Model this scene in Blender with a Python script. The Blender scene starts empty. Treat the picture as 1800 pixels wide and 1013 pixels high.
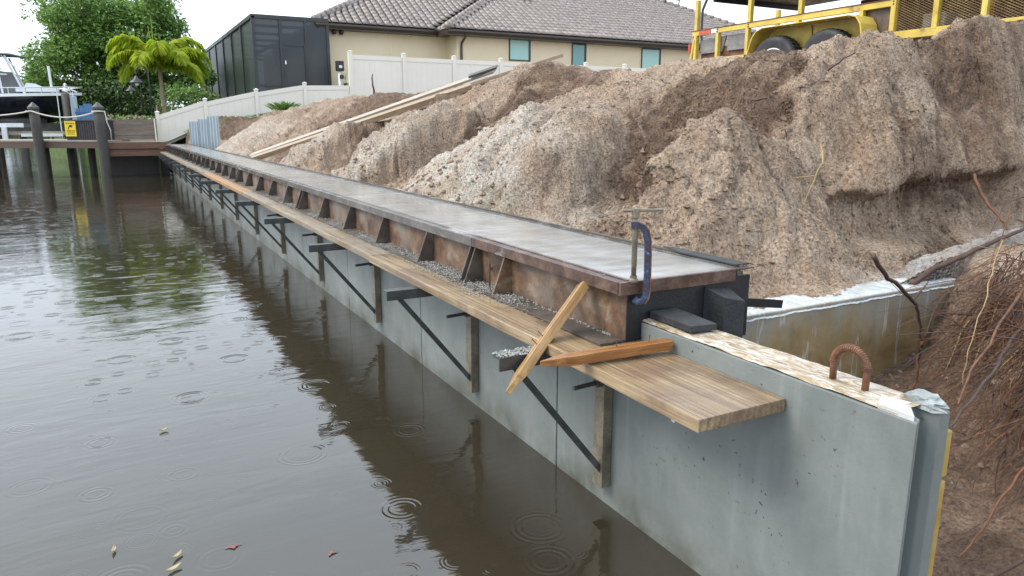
import bpy, bmesh, math, random
import numpy as np
from mathutils import Vector, Matrix

# ------------------------------------------------------------------ camera, sky, sun, exposure
scn = bpy.context.scene
CAM = (-1.516, 0.0, 1.40)
PITCH, HEAD = math.radians(12.531), math.radians(28.434)
cam_d = bpy.data.cameras.new('camera'); cam = bpy.data.objects.new('camera', cam_d)
scn.collection.objects.link(cam); scn.camera = cam
cam_d.sensor_width = 36.0; cam_d.lens = 25.6; cam_d.clip_start = 0.05; cam_d.clip_end = 3000
cam.location = CAM
cam.rotation_euler = (math.pi/2 - PITCH, 0, -HEAD)

SUN_AZ, SUN_EL = math.radians(-68), math.radians(46)     # azimuth from +Y towards +X
world = bpy.data.worlds.new('World'); scn.world = world; world.use_nodes = True
wn, wl = world.node_tree.nodes, world.node_tree.links
bg = wn['Background']
sky = wn.new('ShaderNodeTexSky'); sky.sky_type = 'NISHITA'; sky.sun_disc = False
sky.sun_elevation = SUN_EL; sky.sun_rotation = SUN_AZ
sky.air_density = 1.0; sky.dust_density = 6.0; sky.ozone_density = 1.0
geo = wn.new('ShaderNodeTexCoord')
cn = wn.new('ShaderNodeTexNoise'); cn.inputs['Scale'].default_value = 2.2; cn.inputs['Detail'].default_value = 5
mp = wn.new('ShaderNodeMapping'); mp.inputs['Scale'].default_value = (1, 1, 3)
wl.new(geo.outputs['Generated'], mp.inputs['Vector']); wl.new(mp.outputs['Vector'], cn.inputs['Vector'])
cr = wn.new('ShaderNodeValToRGB')
cr.color_ramp.elements[0].position = .3; cr.color_ramp.elements[0].color = (8.2, 9.6, 11.2, 1)
cr.color_ramp.elements[1].position = .7; cr.color_ramp.elements[1].color = (10.9, 12.0, 13.1, 1)
wl.new(cn.outputs['Fac'], cr.inputs['Fac'])
mx = wn.new('ShaderNodeMixRGB'); mx.inputs['Fac'].default_value = .90
wl.new(sky.outputs['Color'], mx.inputs['Color1']); wl.new(cr.outputs['Color'], mx.inputs['Color2'])
wl.new(mx.outputs['Color'], bg.inputs['Color']); bg.inputs['Strength'].default_value = 0.085

sun_d = bpy.data.lights.new('sun', 'SUN'); sun = bpy.data.objects.new('sun', sun_d)
scn.collection.objects.link(sun)
sun_d.energy = 1.5; sun_d.angle = math.radians(28); sun_d.color = (1.0, .93, .83)
sd = Vector((math.sin(SUN_AZ)*math.cos(SUN_EL), math.cos(SUN_AZ)*math.cos(SUN_EL), math.sin(SUN_EL)))
sun.rotation_euler = (-sd).to_track_quat('-Z', 'Y').to_euler()
sun.location = (0, 0, 30)

scn.view_settings.view_transform = 'Standard'; scn.view_settings.look = 'None'
scn.view_settings.gamma = 1.0; scn.view_settings.exposure = 1.05
scn.view_settings.use_curve_mapping = False

# ------------------------------------------------------------------ materials
MATS = {}
ALB = 1.0        # wetness: rain-soaked surfaces are darker than dry ones
def nmat(name):
    m = bpy.data.materials.new(name); m.use_nodes = True
    nt = m.node_tree; b = nt.nodes['Principled BSDF']
    return m, nt.nodes, nt.links, b
def c4(c): return (c[0]*ALB, c[1]*ALB, c[2]*ALB, 1)
def coords(N, L, scale=(1, 1, 1), kind='Object', rot=(0, 0, 0)):
    tc = N.new('ShaderNodeTexCoord'); mpn = N.new('ShaderNodeMapping')
    mpn.inputs['Scale'].default_value = scale; mpn.inputs['Rotation'].default_value = rot
    L.new(tc.outputs[kind], mpn.inputs['Vector']); return mpn.outputs['Vector']
def noise(N, L, vec, scale, detail=6, rough=.6, dist=0):
    n = N.new('ShaderNodeTexNoise'); n.inputs['Scale'].default_value = scale
    n.inputs['Detail'].default_value = detail; n.inputs['Roughness'].default_value = rough
    n.inputs['Distortion'].default_value = dist
    L.new(vec, n.inputs['Vector']); return n.outputs['Fac']
def ramp(N, L, fac, stops):
    r = N.new('ShaderNodeValToRGB'); e = r.color_ramp.elements
    while len(e) < len(stops): e.new(.5)
    for i, (p, c) in enumerate(stops):
        e[i].position = p; e[i].color = c4(c) if not isinstance(c, (int, float)) else (c, c, c, 1)
    L.new(fac, r.inputs['Fac']); return r.outputs['Color']
def mixc(N, L, fac, a, b, mode='MIX'):
    m = N.new('ShaderNodeMixRGB'); m.blend_type = mode
    for s, v in (('Fac', fac), ('Color1', a), ('Color2', b)):
        if isinstance(v, (int, float)): m.inputs[s].default_value = v
        elif isinstance(v, tuple): m.inputs[s].default_value = c4(v)
        else: L.new(v, m.inputs[s])
    return m.outputs['Color']
def mathn(N, L, op, a, b=None, clamp=False):
    m = N.new('ShaderNodeMath'); m.operation = op; m.use_clamp = clamp
    for i, v in enumerate((a, b)):
        if v is None: continue
        if isinstance(v, (int, float)): m.inputs[i].default_value = v
        else: L.new(v, m.inputs[i])
    return m.outputs[0]
def bump(N, L, b, height, strength=.4, dist=.01, prev=None):
    bp = N.new('ShaderNodeBump'); bp.inputs['Strength'].default_value = strength; bp.inputs['Distance'].default_value = dist
    L.new(height, bp.inputs['Height'])
    if prev is not None: L.new(prev, bp.inputs['Normal'])
    L.new(bp.outputs['Normal'], b.inputs['Normal']); return bp.outputs['Normal']
def mottled(name, stops, scale=6, rough=(.5, .8), bscale=None, bstr=.3, bdist=.005, stretch=(1, 1, 1), metal=0, detail=8, dist=.3,
            stain=None, spec=.5, rot=(0, 0, 0), fine=0):
    m, N, L, b = nmat(name)
    v = coords(N, L, stretch, rot=rot); f = noise(N, L, v, scale, detail, .62, dist)
    col = ramp(N, L, f, stops)
    if stain:
        c, sc, lo, hi = stain[:4]
        v2 = coords(N, L, stain[4] if len(stain) > 4 else stretch)
        f2 = ramp(N, L, noise(N, L, v2, sc, 6, .6, .5), [(lo, 0.0), (hi, 1.0)])
        col = mixc(N, L, f2, col, c)
    if fine:
        ff = ramp(N, L, noise(N, L, v, scale*14, 3, .6), [(.3, 1-fine), (.7, 1+fine)])
        col = mixc(N, L, 1.0, col, ff, 'MULTIPLY')
    L.new(col, b.inputs['Base Color'])
    r = ramp(N, L, noise(N, L, v, scale*.7, 5, .6), [(.3, rough[0]), (.7, rough[1])]); L.new(r, b.inputs['Roughness'])
    b.inputs['Metallic'].default_value = metal; b.inputs['Specular IOR Level'].default_value = spec
    bump(N, L, b, noise(N, L, v, bscale or scale*5, 6, .6), bstr, bdist)
    MATS[name] = m; return m
def wood(name, dark, mid, light, axis='X', ring=16, rough=(.35, .6), stainc=None, along=1.0, across=9.0):
    m, N, L, b = nmat(name)
    s = {'X': (along, across, across), 'Y': (across, along, across), 'Z': (across, across, along)}[axis]
    v = coords(N, L, s)
    g = noise(N, L, v, ring*.25, 7, .65, 1.2)
    g2 = noise(N, L, v, ring*1.6, 5, .7, .3)
    col = ramp(N, L, g, [(.36, dark), (.5, mid), (.64, light)])
    col = mixc(N, L, .45, col, ramp(N, L, g2, [(.36, dark), (.60, light)]), 'MIX')
    wv = N.new('ShaderNodeTexWave'); wv.wave_type = 'BANDS'; wv.bands_direction = {'X': 'Y', 'Y': 'X', 'Z': 'X'}[axis]
    wv.inputs['Scale'].default_value = 2.0; wv.inputs['Distortion'].default_value = 14; wv.inputs['Detail'].default_value = 3; wv.inputs['Detail Scale'].default_value = .45
    L.new(v, wv.inputs['Vector']); col = mixc(N, L, ramp(N, L, wv.outputs['Fac'], [(.5, 0.0), (.9, .38)]), col, dark)
    if stainc:
        u = coords(N, L, (1, 1, 1))
        f2 = ramp(N, L, noise(N, L, u, 2.6, 5, .6, .8), [(.46, 0.0), (.66, .85)])
        col = mixc(N, L, f2, col, stainc)
    L.new(col, b.inputs['Base Color'])
    L.new(ramp(N, L, g, [(.3, rough[0]), (.7, rough[1])]), b.inputs['Roughness'])
    bump(N, L, b, g2, .35, .003)
    MATS[name] = m; return m

ALB = .54
# concrete of the seawall: cool grey, wet, pitted, faint vertical runs
m, N, L, b = nmat('wall_concrete')
v = coords(N, L); vs = coords(N, L, (1, 5, .5))
col = ramp(N, L, noise(N, L, v, 2.2, 8, .65, .4), [(.3, (.245, .277, .265)), (.5, (.312, .348, .335)), (.72, (.39, .424, .41))])
run = ramp(N, L, noise(N, L, vs, 2.4, 6, .65, .2), [(.50, 0.0), (.78, .40)]); col = mixc(N, L, run, col, (.47, .50, .50))
dk = ramp(N, L, noise(N, L, v, 1.3, 6, .7, .8), [(.50, 0.0), (.78, .65)]); col = mixc(N, L, dk, col, (.20, .225, .215))
pit = ramp(N, L, noise(N, L, v, 55, 2, .5), [(.68, 0.0), (.73, 1.0)])
pm_ = ramp(N, L, noise(N, L, v, 4, 3, .5), [(.47, 0.0), (.58, 1.0)])
pf = mathn(N, L, 'MULTIPLY', pit, pm_); col = mixc(N, L, pf, col, (.06, .065, .06))
# brown tide band just above the water
sx = N.new('ShaderNodeSeparateXYZ'); tc = N.new('ShaderNodeTexCoord'); gm = N.new('ShaderNodeNewGeometry'); L.new(gm.outputs['Position'], sx.inputs[0])
band = N.new('ShaderNodeMapRange'); band.inputs[1].default_value = .16; band.inputs[2].default_value = 0.0; L.new(sx.outputs[2], band.inputs[0])
bandf = mathn(N, L, 'MULTIPLY', band.outputs[0], ramp(N, L, noise(N, L, v, 5, 4, .6), [(.35, .05), (.65, 1.0)]))
col = mixc(N, L, bandf, col, (.13, .125, .085))
scv = coords(N, L, (1, 2.2, 6), rot=(math.radians(38), 0, 0))
scf = mathn(N, L, 'MULTIPLY', ramp(N, L, noise(N, L, scv, 7, 5, .75, .4), [(.66, 0.0), (.74, .8)]), ramp(N, L, noise(N, L, v, 1.9, 3, .5), [(.45, 0.0), (.6, 1.0)]))
col = mixc(N, L, scf, col, (.10, .11, .105))
drv = coords(N, L, (1, 14, .35)); dr_ = mathn(N, L, 'MULTIPLY', ramp(N, L, noise(N, L, drv, 2.2, 4, .6), [(.60, 0.0), (.72, .38)]), ramp(N, L, noise(N, L, v, 1.1, 3, .5), [(.45, 0.0), (.66, 1.0)]))
col = mixc(N, L, dr_, col, (.56, .59, .585))
L.new(col, b.inputs['Base Color'])
L.new(ramp(N, L, noise(N, L, v, 3, 5, .6), [(.3, .30), (.7, .60)]), b.inputs['Roughness'])
bump(N, L, b, noise(N, L, v, 38, 7, .65), .22, .006)
MATS['wall_concrete'] = m

ALB = .78
mottled('wall_top', [(.34, (.26, .165, .075)), (.46, (.44, .33, .20)), (.55, (.60, .55, .48)), (.72, (.70, .685, .65))], 21, (.25, .5), bscale=40, bstr=.6, bdist=.01, stretch=(2.5, .7, 1), detail=10, dist=1.2)
mottled('chipped_concrete', [(.35, (.24, .27, .265)), (.65, (.42, .45, .45))], 14, (.4, .7), bscale=40, bstr=.8, bdist=.012)
mottled('pale_concrete', [(.35, (.55, .57, .57)), (.65, (.70, .71, .72))], 8, (.3, .6))
mottled('joint_foam', [(.3, (.36, .22, .05)), (.55, (.52, .35, .09)), (.75, (.60, .45, .18))], 10, (.5, .8), bscale=60)
# freshly trowelled wet cap
m, N, L, b = nmat('wet_cap')
v = coords(N, L, (1, 1, 1)); vb = coords(N, L, (1.0, 5, 1), rot=(0, 0, math.radians(-6)))
br = noise(N, L, vb, 2.0, 8, .7, .25)
col = ramp(N, L, br, [(.3, (.30, .295, .28)), (.5, (.40, .395, .38)), (.72, (.52, .52, .51))])
col = mixc(N, L, ramp(N, L, noise(N, L, v, 1.1, 5, .6), [(.45, 0.0), (.7, .5)]), col, (.27, .25, .225))
L.new(col, b.inputs['Base Color'])
L.new(ramp(N, L, noise(N, L, vb, 1.6, 6, .65, .3), [(.35, .04), (.66, .22)]), b.inputs['Roughness'])
n1 = bump(N, L, b, br, .16, .004); bump(N, L, b, noise(N, L, v, 60, 5, .6), .18, .003, n1)
MATS['wet_cap'] = m
mottled('rusty_steel', [(.32, (.05, .034, .026)), (.45, (.115, .066, .042)), (.57, (.20, .115, .062)), (.68, (.29, .225, .165))], 8, (.35, .7), bscale=50, bstr=.35, bdist=.004, stain=((.24, .215, .18), 2.2, .5, .68), fine=.2)
mottled('rusty_rail', [(.34, (.035, .025, .021)), (.5, (.105, .055, .038)), (.68, (.20, .13, .10))], 11, (.25, .55), bscale=60, bstr=.3, fine=.2, stain=((.40, .40, .40), 6.0, .62, .72, (1, .35, 1)))
mottled('grey_rail', [(.3, (.075, .06, .05)), (.5, (.13, .11, .095)), (.75, (.24, .22, .20))], 7, (.10, .35), bscale=60, bstr=.3, fine=.2, stain=((.36, .36, .35), 7.0, .60, .70, (1, .35, 1)))
mottled('dark_plate', [(.3, (.045, .036, .03)), (.5, (.09, .07, .055)), (.75, (.15, .12, .095))], 9, (.4, .7), bscale=60, bstr=.5, fine=.25, stain=((.22, .21, .19), 3.0, .55, .7))
mottled('bracket_steel', [(.3, (.10, .088, .066)), (.5, (.20, .175, .125)), (.75, (.33, .29, .21))], 8, (.35, .65), bscale=70, bstr=.4, fine=.25, stain=((.17, .085, .04), 5.0, .56, .72))
mottled('bracket_arm', [(.3, (.035, .037, .037)), (.55, (.075, .077, .075)), (.75, (.17, .17, .165))], 12, (.3, .6), bscale=70, bstr=.4, fine=.2)
mottled('black_paint', [(.3, (.008, .009, .011)), (.6, (.016, .018, .022)), (.8, (.035, .037, .042))], 12, (.35, .65), bscale=90, bstr=.5, bdist=.003, stain=((.05, .052, .056), 60, .66, .74))
mottled('black_pad', [(.3, (.02, .022, .025)), (.7, (.045, .048, .052))], 20, (.5, .8), bscale=90, bstr=.5)
mottled('wet_crumbs', [(.3, (.22, .22, .20)), (.7, (.42, .43, .41))], 30, (.3, .6), bscale=120, bstr=.6)
mottled('blue_paint', [(.40, (.075, .045, .035)), (.47, (.03, .042, .09)), (.60, (.05, .075, .165)), (.68, (.24, .28, .34))], 34, (.3, .6), bscale=120, bstr=.4, fine=.15)
mottled('rust_rod', [(.3, (.07, .03, .018)), (.55, (.20, .085, .04)), (.75, (.30, .15, .08))], 30, (.5, .8), bscale=120, bstr=.5)
wood('plank_wood', (.16, .095, .05), (.36, .25, .13), (.58, .45, .28), 'Y', stainc=(.17, .10, .075), along=.22, across=8, rough=(.18, .45))
wood('plank_old', (.17, .11, .06), (.33, .23, .125), (.46, .36, .23), 'Y', stainc=(.36, .34, .30), along=.22, across=8, rough=(.2, .5))
wood('plank_orange', (.26, .12, .035), (.48, .25, .08), (.60, .36, .15), 'Y', along=.22, across=8)
wood('stake_wood', (.24, .10, .03), (.48, .27, .09), (.66, .45, .20), 'X', stainc=(.60, .40, .16), rough=(.2, .45), along=.7, across=18)
wood('stake_dark', (.19, .06, .016), (.37, .15, .035), (.50, .24, .07), 'X', stainc=(.20, .07, .022), rough=(.15, .4), along=.7, across=18)
wood('lumber', (.25, .16, .085), (.42, .30, .19), (.55, .43, .32), 'X', across=10)
wood('lumber_pale', (.32, .26, .19), (.46, .39, .30), (.58, .51, .42), 'X', across=10)
wood('lumber_dark', (.045, .04, .038), (.07, .065, .06), (.12, .11, .10), 'X', across=10)
wood('dock_wood', (.085, .05, .035), (.145, .085, .058), (.21, .135, .10), 'X', across=8, rough=(.4, .7))
wood('dock_rust', (.10, .045, .024), (.18, .08, .042), (.26, .13, .08), 'X', across=8, rough=(.4, .7))
wood('deck_wood', (.33, .27, .20), (.45, .38, .29), (.56, .49, .40), 'X', across=8)
wood('pile_wood', (.030, .026, .022), (.06, .052, .045), (.115, .10, .088), 'Z', across=8, rough=(.5, .8))
wood('screen_wood', (.13, .095, .075), (.21, .16, .13), (.30, .24, .20), 'X', across=6)
wood('plywood_grey', (.16, .15, .145), (.26, .25, .24), (.34, .33, .32), 'Y', across=5, stainc=(.12, .11, .105))
wood('plywood_brown', (.07, .045, .03), (.15, .10, .07), (.24, .18, .13), 'Z', across=5, stainc=(.08, .05, .035))
mottled('root_orange', [(.3, (.07, .035, .02)), (.55, (.19, .075, .03)), (.8, (.30, .14, .055))], 14, (.5, .8), bscale=80)
mottled('root_brown', [(.3, (.045, .025, .018)), (.6, (.10, .05, .034)), (.8, (.16, .095, .07))], 20, (.5, .8), bscale=80)
mottled('root_yellow', [(.3, (.30, .20, .07)), (.7, (.48, .36, .17))], 20, (.5, .8), bscale=80)
mottled('shell', [(.3, (.50, .46, .40)), (.7, (.70, .67, .62))], 20, (.5, .8))
ALB = 1.0
mottled('vinyl', [(.3, (.66, .625, .555)), (.7, (.71, .67, .60))], 1.3, (.35, .5), bscale=20, bstr=.03)
ALB = .85
mottled('stucco', [(.3, (.77, .635, .445)), (.7, (.85, .71, .515))], .7, (.75, .9), bscale=70, bstr=.3, bdist=.004)
mottled('stucco_trim', [(.3, (.86, .70, .49)), (.7, (.92, .77, .55))], .7, (.75, .9), bscale=70, bstr=.3, bdist=.004)
mottled('fascia', [(.3, (.045, .032, .028)), (.7, (.075, .055, .047))], 2, (.3, .5), bscale=30, bstr=.05)
mottled('roof_deck', [(.3, (.025, .018, .016)), (.7, (.045, .033, .028))], 4, (.6, .8))
m, N, L, b = nmat('roof_tile')
oi = N.new('ShaderNodeObjectInfo'); v = coords(N, L)
f = noise(N, L, v, 7, 5, .6)
col = ramp(N, L, f, [(.3, (.17, .135, .115)), (.55, (.305, .255, .23)), (.75, (.47, .42, .39))])
L.new(mixc(N, L, 1.0, col, ramp(N, L, oi.outputs['Random'], [(0, .80), (1, 1.15)]), 'MULTIPLY'), b.inputs['Base Color'])
b.inputs['Roughness'].default_value = .38; bump(N, L, b, noise(N, L, v, 40, 4, .6), .2, .004); MATS['roof_tile'] = m
ALB = 1.0
mottled('bronze_frame', [(.3, (.018, .020, .022)), (.7, (.03, .033, .036))], 3, (.35, .55))
mottled('window_frame', [(.3, (.02, .022, .024)), (.7, (.035, .037, .04))], 3, (.35, .55))
m, N, L, b = nmat('teal_glass'); b.inputs['Base Color'].default_value = (.10, .26, .26, 1); b.inputs['Roughness'].default_value = .08
b.inputs['Specular IOR Level'].default_value = .8; MATS['teal_glass'] = m
m, N, L, b = nmat('blind'); b.inputs['Base Color'].default_value = (.33, .52, .49, 1); b.inputs['Roughness'].default_value = .25; MATS['blind'] = m
def screen(name, col, alpha):
    m, N, L, b = nmat(name); out = N['Material Output']
    b.inputs['Base Color'].default_value = c4(col); b.inputs['Roughness'].default_value = .45
    t = N.new('ShaderNodeBsdfTransparent'); mxs = N.new('ShaderNodeMixShader'); mxs.inputs[0].default_value = alpha
    L.new(t.outputs[0], mxs.inputs[1]); L.new(b.outputs[0], mxs.inputs[2]); L.new(mxs.outputs[0], out.inputs['Surface'])
    MATS[name] = m
screen('insect_screen', (.030, .037, .046), .85); screen('side_screen', (.022, .034, .026), .88)
screen('windscreen', (.25, .27, .28), .5)
mottled('yellow_paint', [(.27, (.16, .07, .035)), (.36, (.46, .33, .055)), (.55, (.58, .44, .09)), (.78, (.63, .52, .18))], 3.0, (.35, .6), bscale=60, bstr=.2, fine=.08, stain=((.17, .075, .04), 9.0, .66, .74))
ALB = .85
mottled('rust_panel', [(.3, (.07, .03, .02)), (.55, (.17, .075, .045)), (.75, (.27, .15, .10))], 4, (.6, .85), bscale=50)
mottled('mesh_rust', [(.3, (.18, .10, .05)), (.6, (.40, .29, .12)), (.75, (.46, .38, .20))], 8, (.5, .8))
ALB = 1.0
mottled('tyre', [(.3, (.016, .017, .019)), (.7, (.035, .036, .038))], 10, (.55, .8), bscale=60)
mottled('white_metal', [(.3, (.66, .67, .68)), (.7, (.76, .77, .78))], 4, (.25, .45))
mottled('red_tape', [(.3, (.42, .06, .035)), (.7, (.52, .10, .06))], 12, (.35, .5))
mottled('orange_paint', [(.3, (.42, .17, .025)), (.7, (.56, .26, .05))], 6, (.4, .6))
mottled('galvanised', [(.3, (.24, .29, .33)), (.5, (.34, .40, .44)), (.75, (.46, .52, .56))], 3, (.3, .5), stretch=(1, 1, .3), metal=.25)
mottled('rope', [(.3, (.46, .43, .37)), (.7, (.60, .57, .50))], 60, (.7, .9), bscale=150, bstr=.6)
mottled('sign_yellow', [(.3, (.72, .52, .02)), (.7, (.78, .58, .03))], 3, (.3, .5))
mottled('sign_black', [(.3, (.012, .010, .008)), (.7, (.02, .018, .014))], 3, (.4, .6))
mottled('sign_print', [(.3, (.20, .14, .01)), (.7, (.26, .18, .015))], 3, (.4, .6))
mottled('bench_black', [(.3, (.018, .017, .018)), (.7, (.035, .033, .034))], 5, (.4, .6))
mottled('chair_blue', [(.3, (.025, .085, .17)), (.7, (.04, .12, .23))], 5, (.45, .65))
mottled('navy_gelcoat', [(.3, (.006, .008, .014)), (.7, (.010, .013, .022))], 2, (.08, .18))
mottled('gelcoat', [(.3, (.70, .71, .72)), (.7, (.78, .79, .80))], 2, (.15, .3))
mottled('grey_canvas', [(.3, (.12, .125, .13)), (.7, (.17, .175, .18))], 3, (.6, .8))
mottled('dark_canvas', [(.3, (.07, .075, .085)), (.7, (.10, .105, .115))], 3, (.6, .8))
mottled('chrome', [(.3, (.55, .56, .57)), (.7, (.65, .66, .67))], 3, (.12, .25), metal=.8)
mottled('lamp_metal', [(.3, (.03, .03, .032)), (.7, (.07, .07, .072))], 6, (.25, .45), metal=.4)
mottled('tank_cream', [(.3, (.55, .50, .34)), (.7, (.62, .57, .42))], 4, (.3, .5))
mottled('bark', [(.3, (.07, .055, .042)), (.7, (.17, .14, .11))], 8, (.7, .9), bscale=30, bstr=.7, bdist=.02)
mottled('palm_bark', [(.3, (.17, .13, .09)), (.7, (.34, .29, .21))], 8, (.7, .9), stretch=(1, 1, 4), bscale=12, bstr=.6)
def leafmat(name, a, b_, c, trans=.25):
    m, N, L, b = nmat(name); out = N['Material Output']
    g = N.new('ShaderNodeNewGeometry')
    col = ramp(N, L, g.outputs['Random Per Island'], [(.1, a), (.5, b_), (.95, c)])
    L.new(col, b.inputs['Base Color']); b.inputs['Roughness'].default_value = .45
    t = N.new('ShaderNodeBsdfTranslucent'); L.new(col, t.inputs['Color'])
    ms = N.new('ShaderNodeMixShader'); ms.inputs[0].default_value = trans
    L.new(b.outputs[0], ms.inputs[1]); L.new(t.outputs[0], ms.inputs[2]); L.new(ms.outputs[0], out.inputs['Surface'])
    MATS[name] = m
leafmat('leaf_green', (.05, .12, .02), (.13, .25, .045), (.27, .40, .09), .4)
leafmat('leaf_dark', (.025, .055, .012), (.05, .10, .022), (.09, .15, .035))
leafmat('leaf_palm', (.22, .33, .02), (.38, .48, .03), (.55, .58, .06), .45)
leafmat('leaf_hazed', (.10, .14, .10), (.15, .19, .14), (.20, .24, .18))  # greyed leaf colour, with the haze of distance painted in
leafmat('grass_blade', (.05, .11, .015), (.10, .19, .03), (.20, .28, .07))
leafmat('petal', (.55, .20, .24), (.65, .50, .45), (.70, .66, .55))
leafmat('fallen_yellow', (.45, .34, .14), (.52, .43, .24), (.56, .50, .32), .1)
leafmat('fallen_red', (.20, .07, .065), (.23, .08, .075), (.26, .10, .09), .1)

# ------------------------------------------------------------------ mesh helpers
COL = scn.collection
R3 = random.Random(7)
ROOT = {}
def tag(o, label=None, cat=None, group=None, kind=None):
    if label: o['label'] = label
    if cat: o['category'] = cat
    if group: o['group'] = group
    if kind: o['kind'] = kind
    return o
def thing(name, label, cat, loc=(0, 0, 0), group=None):
    o = bpy.data.objects.new(name, None); COL.objects.link(o); o.location = loc
    o.empty_display_size = .1; ROOT[o.name] = Vector(loc)
    return tag(o, label, cat, group)
def frame(d, up=Vector((0, 0, 1))):
    d = Vector(d).normalized()
    if abs(d.dot(up)) > .98: up = Vector((1, 0, 0))
    s = d.cross(up).normalized(); return s, s.cross(d).normalized()
class MB:
    def __init__(s): s.v = []; s.f = []; s.attr = {}
    def add(s, vs, fs):
        o = len(s.v); s.v += [tuple(q) for q in vs]; s.f += [tuple(i+o for i in f) for f in fs]; return s
    def box(s, a, b):
        (x0, y0, z0), (x1, y1, z1) = a, b
        x0, x1 = min(x0, x1), max(x0, x1); y0, y1 = min(y0, y1), max(y0, y1); z0, z1 = min(z0, z1), max(z0, z1)
        return s.add([(x0, y0, z0), (x1, y0, z0), (x1, y1, z0), (x0, y1, z0), (x0, y0, z1), (x1, y0, z1), (x1, y1, z1), (x0, y1, z1)],
                     [(0, 3, 2, 1), (4, 5, 6, 7), (0, 1, 5, 4), (1, 2, 6, 5), (2, 3, 7, 6), (3, 0, 4, 7)])
    def bar(s, a, b, w, h, up=Vector((0, 0, 1))):
        a, b = Vector(a), Vector(b); u, n = frame(b-a, up); vs = []
        for q in (a, b):
            for i, j in ((-1, -1), (1, -1), (1, 1), (-1, 1)): vs.append(q+u*(i*w/2)+n*(j*h/2))
        return s.add(vs, [(3, 2, 1, 0), (4, 5, 6, 7), (0, 1, 5, 4), (1, 2, 6, 5), (2, 3, 7, 6), (3, 0, 4, 7)])
    def tube(s, pts, r, n=8, cap=True):
        pts = [Vector(q) for q in pts]; rs = r if isinstance(r, (list, tuple)) else [r]*len(pts)
        o = len(s.v); k = len(pts)
        for i, q in enumerate(pts):
            d = pts[min(i+1, k-1)]-pts[max(i-1, 0)]; u, w = frame(d)
            for j in range(n):
                t = 2*math.pi*j/n; s.v.append(tuple(q+u*(math.cos(t)*rs[i])+w*(math.sin(t)*rs[i])))
        for i in range(k-1):
            for j in range(n):
                a, b2 = o+i*n+j, o+i*n+(j+1) % n; s.f.append((a, b2, b2+n, a+n))
        if cap: s.f.append(tuple(o+j for j in reversed(range(n)))); s.f.append(tuple(o+(k-1)*n+j for j in range(n)))
        return s
    def prism(s, poly, vec):
        k = len(poly); vec = Vector(vec); a = [Vector(q) for q in poly]
        nrm = Vector((0, 0, 0))
        for i in range(k): nrm += a[i].cross(a[(i+1) % k])
        if nrm.dot(vec) < 0: a.reverse()
        vs = a+[q+vec for q in a]
        return s.add(vs, [tuple(reversed(range(k))), tuple(range(k, 2*k))]+[(i, (i+1) % k, k+(i+1) % k, k+i) for i in range(k)])
    def lathe(s, c, prof, n=16, axis='Z'):
        c = Vector(c); o = len(s.v)
        for r, h in prof:
            for j in range(n):
                t = 2*math.pi*j/n; x, y = r*math.cos(t), r*math.sin(t)
                s.v.append(tuple(c+Vector({'Z': (x, y, h), 'X': (h, x, y), 'Y': (x, h, y)}[axis])))
        for i in range(len(prof)-1):
            for j in range(n):
                a, b2 = o+i*n+j, o+i*n+(j+1) % n; s.f.append((a, b2, b2+n, a+n))
        s.f.append(tuple(o+j for j in reversed(range(n)))); s.f.append(tuple(o+(len(prof)-1)*n+j for j in range(n)))
        return s
    def build(s, name, mat, parent=None, bevel=0, smooth=False, seg=2, base=True, jitter=0):
        me = bpy.data.meshes.new(name); vs = np.array(s.v, dtype=float)
        off = Vector((0, 0, 0))
        if parent is not None: off = ROOT[parent.name]
        elif base:
            off = Vector(((vs[:, 0].min()+vs[:, 0].max())/2, (vs[:, 1].min()+vs[:, 1].max())/2, vs[:, 2].min()))
        vs = vs-np.array(off)
        me.from_pydata(vs.tolist(), [], s.f); me.update()
        bm = None
        if bevel or jitter:
            bm = bmesh.new(); bm.from_mesh(me); bmesh.ops.recalc_face_normals(bm, faces=bm.faces)
            if bevel: bmesh.ops.bevel(bm, geom=list(bm.edges), offset=bevel, segments=seg, affect='EDGES', profile=.6, clamp_overlap=True)
            if jitter:
                for q in bm.verts: q.co += Vector((R3.uniform(-1, 1), R3.uniform(-1, 1), R3.uniform(-1, 1)))*jitter
            bm.to_mesh(me); bm.free()
        else:
            bm = bmesh.new(); bm.from_mesh(me); bmesh.ops.recalc_face_normals(bm, faces=bm.faces); bm.to_mesh(me); bm.free()
        me.materials.append(MATS[mat] if isinstance(mat, str) else mat)
        if smooth:
            me.polygons.foreach_set('use_smooth', [True]*len(me.polygons))
        o = bpy.data.objects.new(name, me); COL.objects.link(o)
        if parent is not None: o.parent = parent; ROOT[o.name] = off
        else: o.location = off; ROOT[o.name] = off
        return o
def raw(name, vs, fs, mat, parent=None, smooth=False):
    me = bpy.data.meshes.new(name); me.from_pydata(vs, [], fs); me.update()
    me.materials.append(MATS[mat]); 
    if smooth: me.polygons.foreach_set('use_smooth', [True]*len(me.polygons))
    o = bpy.data.objects.new(name, me); COL.objects.link(o)
    if parent is not None: o.parent = parent
    ROOT[o.name] = ROOT[parent.name] if parent is not None else Vector((0, 0, 0))
    return o
def copy_tree(o, parent=None):
    c = o.copy(); COL.objects.link(c)
    if parent is not None: c.parent = parent
    for ch in list(o.children): copy_tree(ch, c)
    return c
def sub(a, b, n): return [Vector(a).lerp(Vector(b), i/n) for i in range(n+1)]

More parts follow.
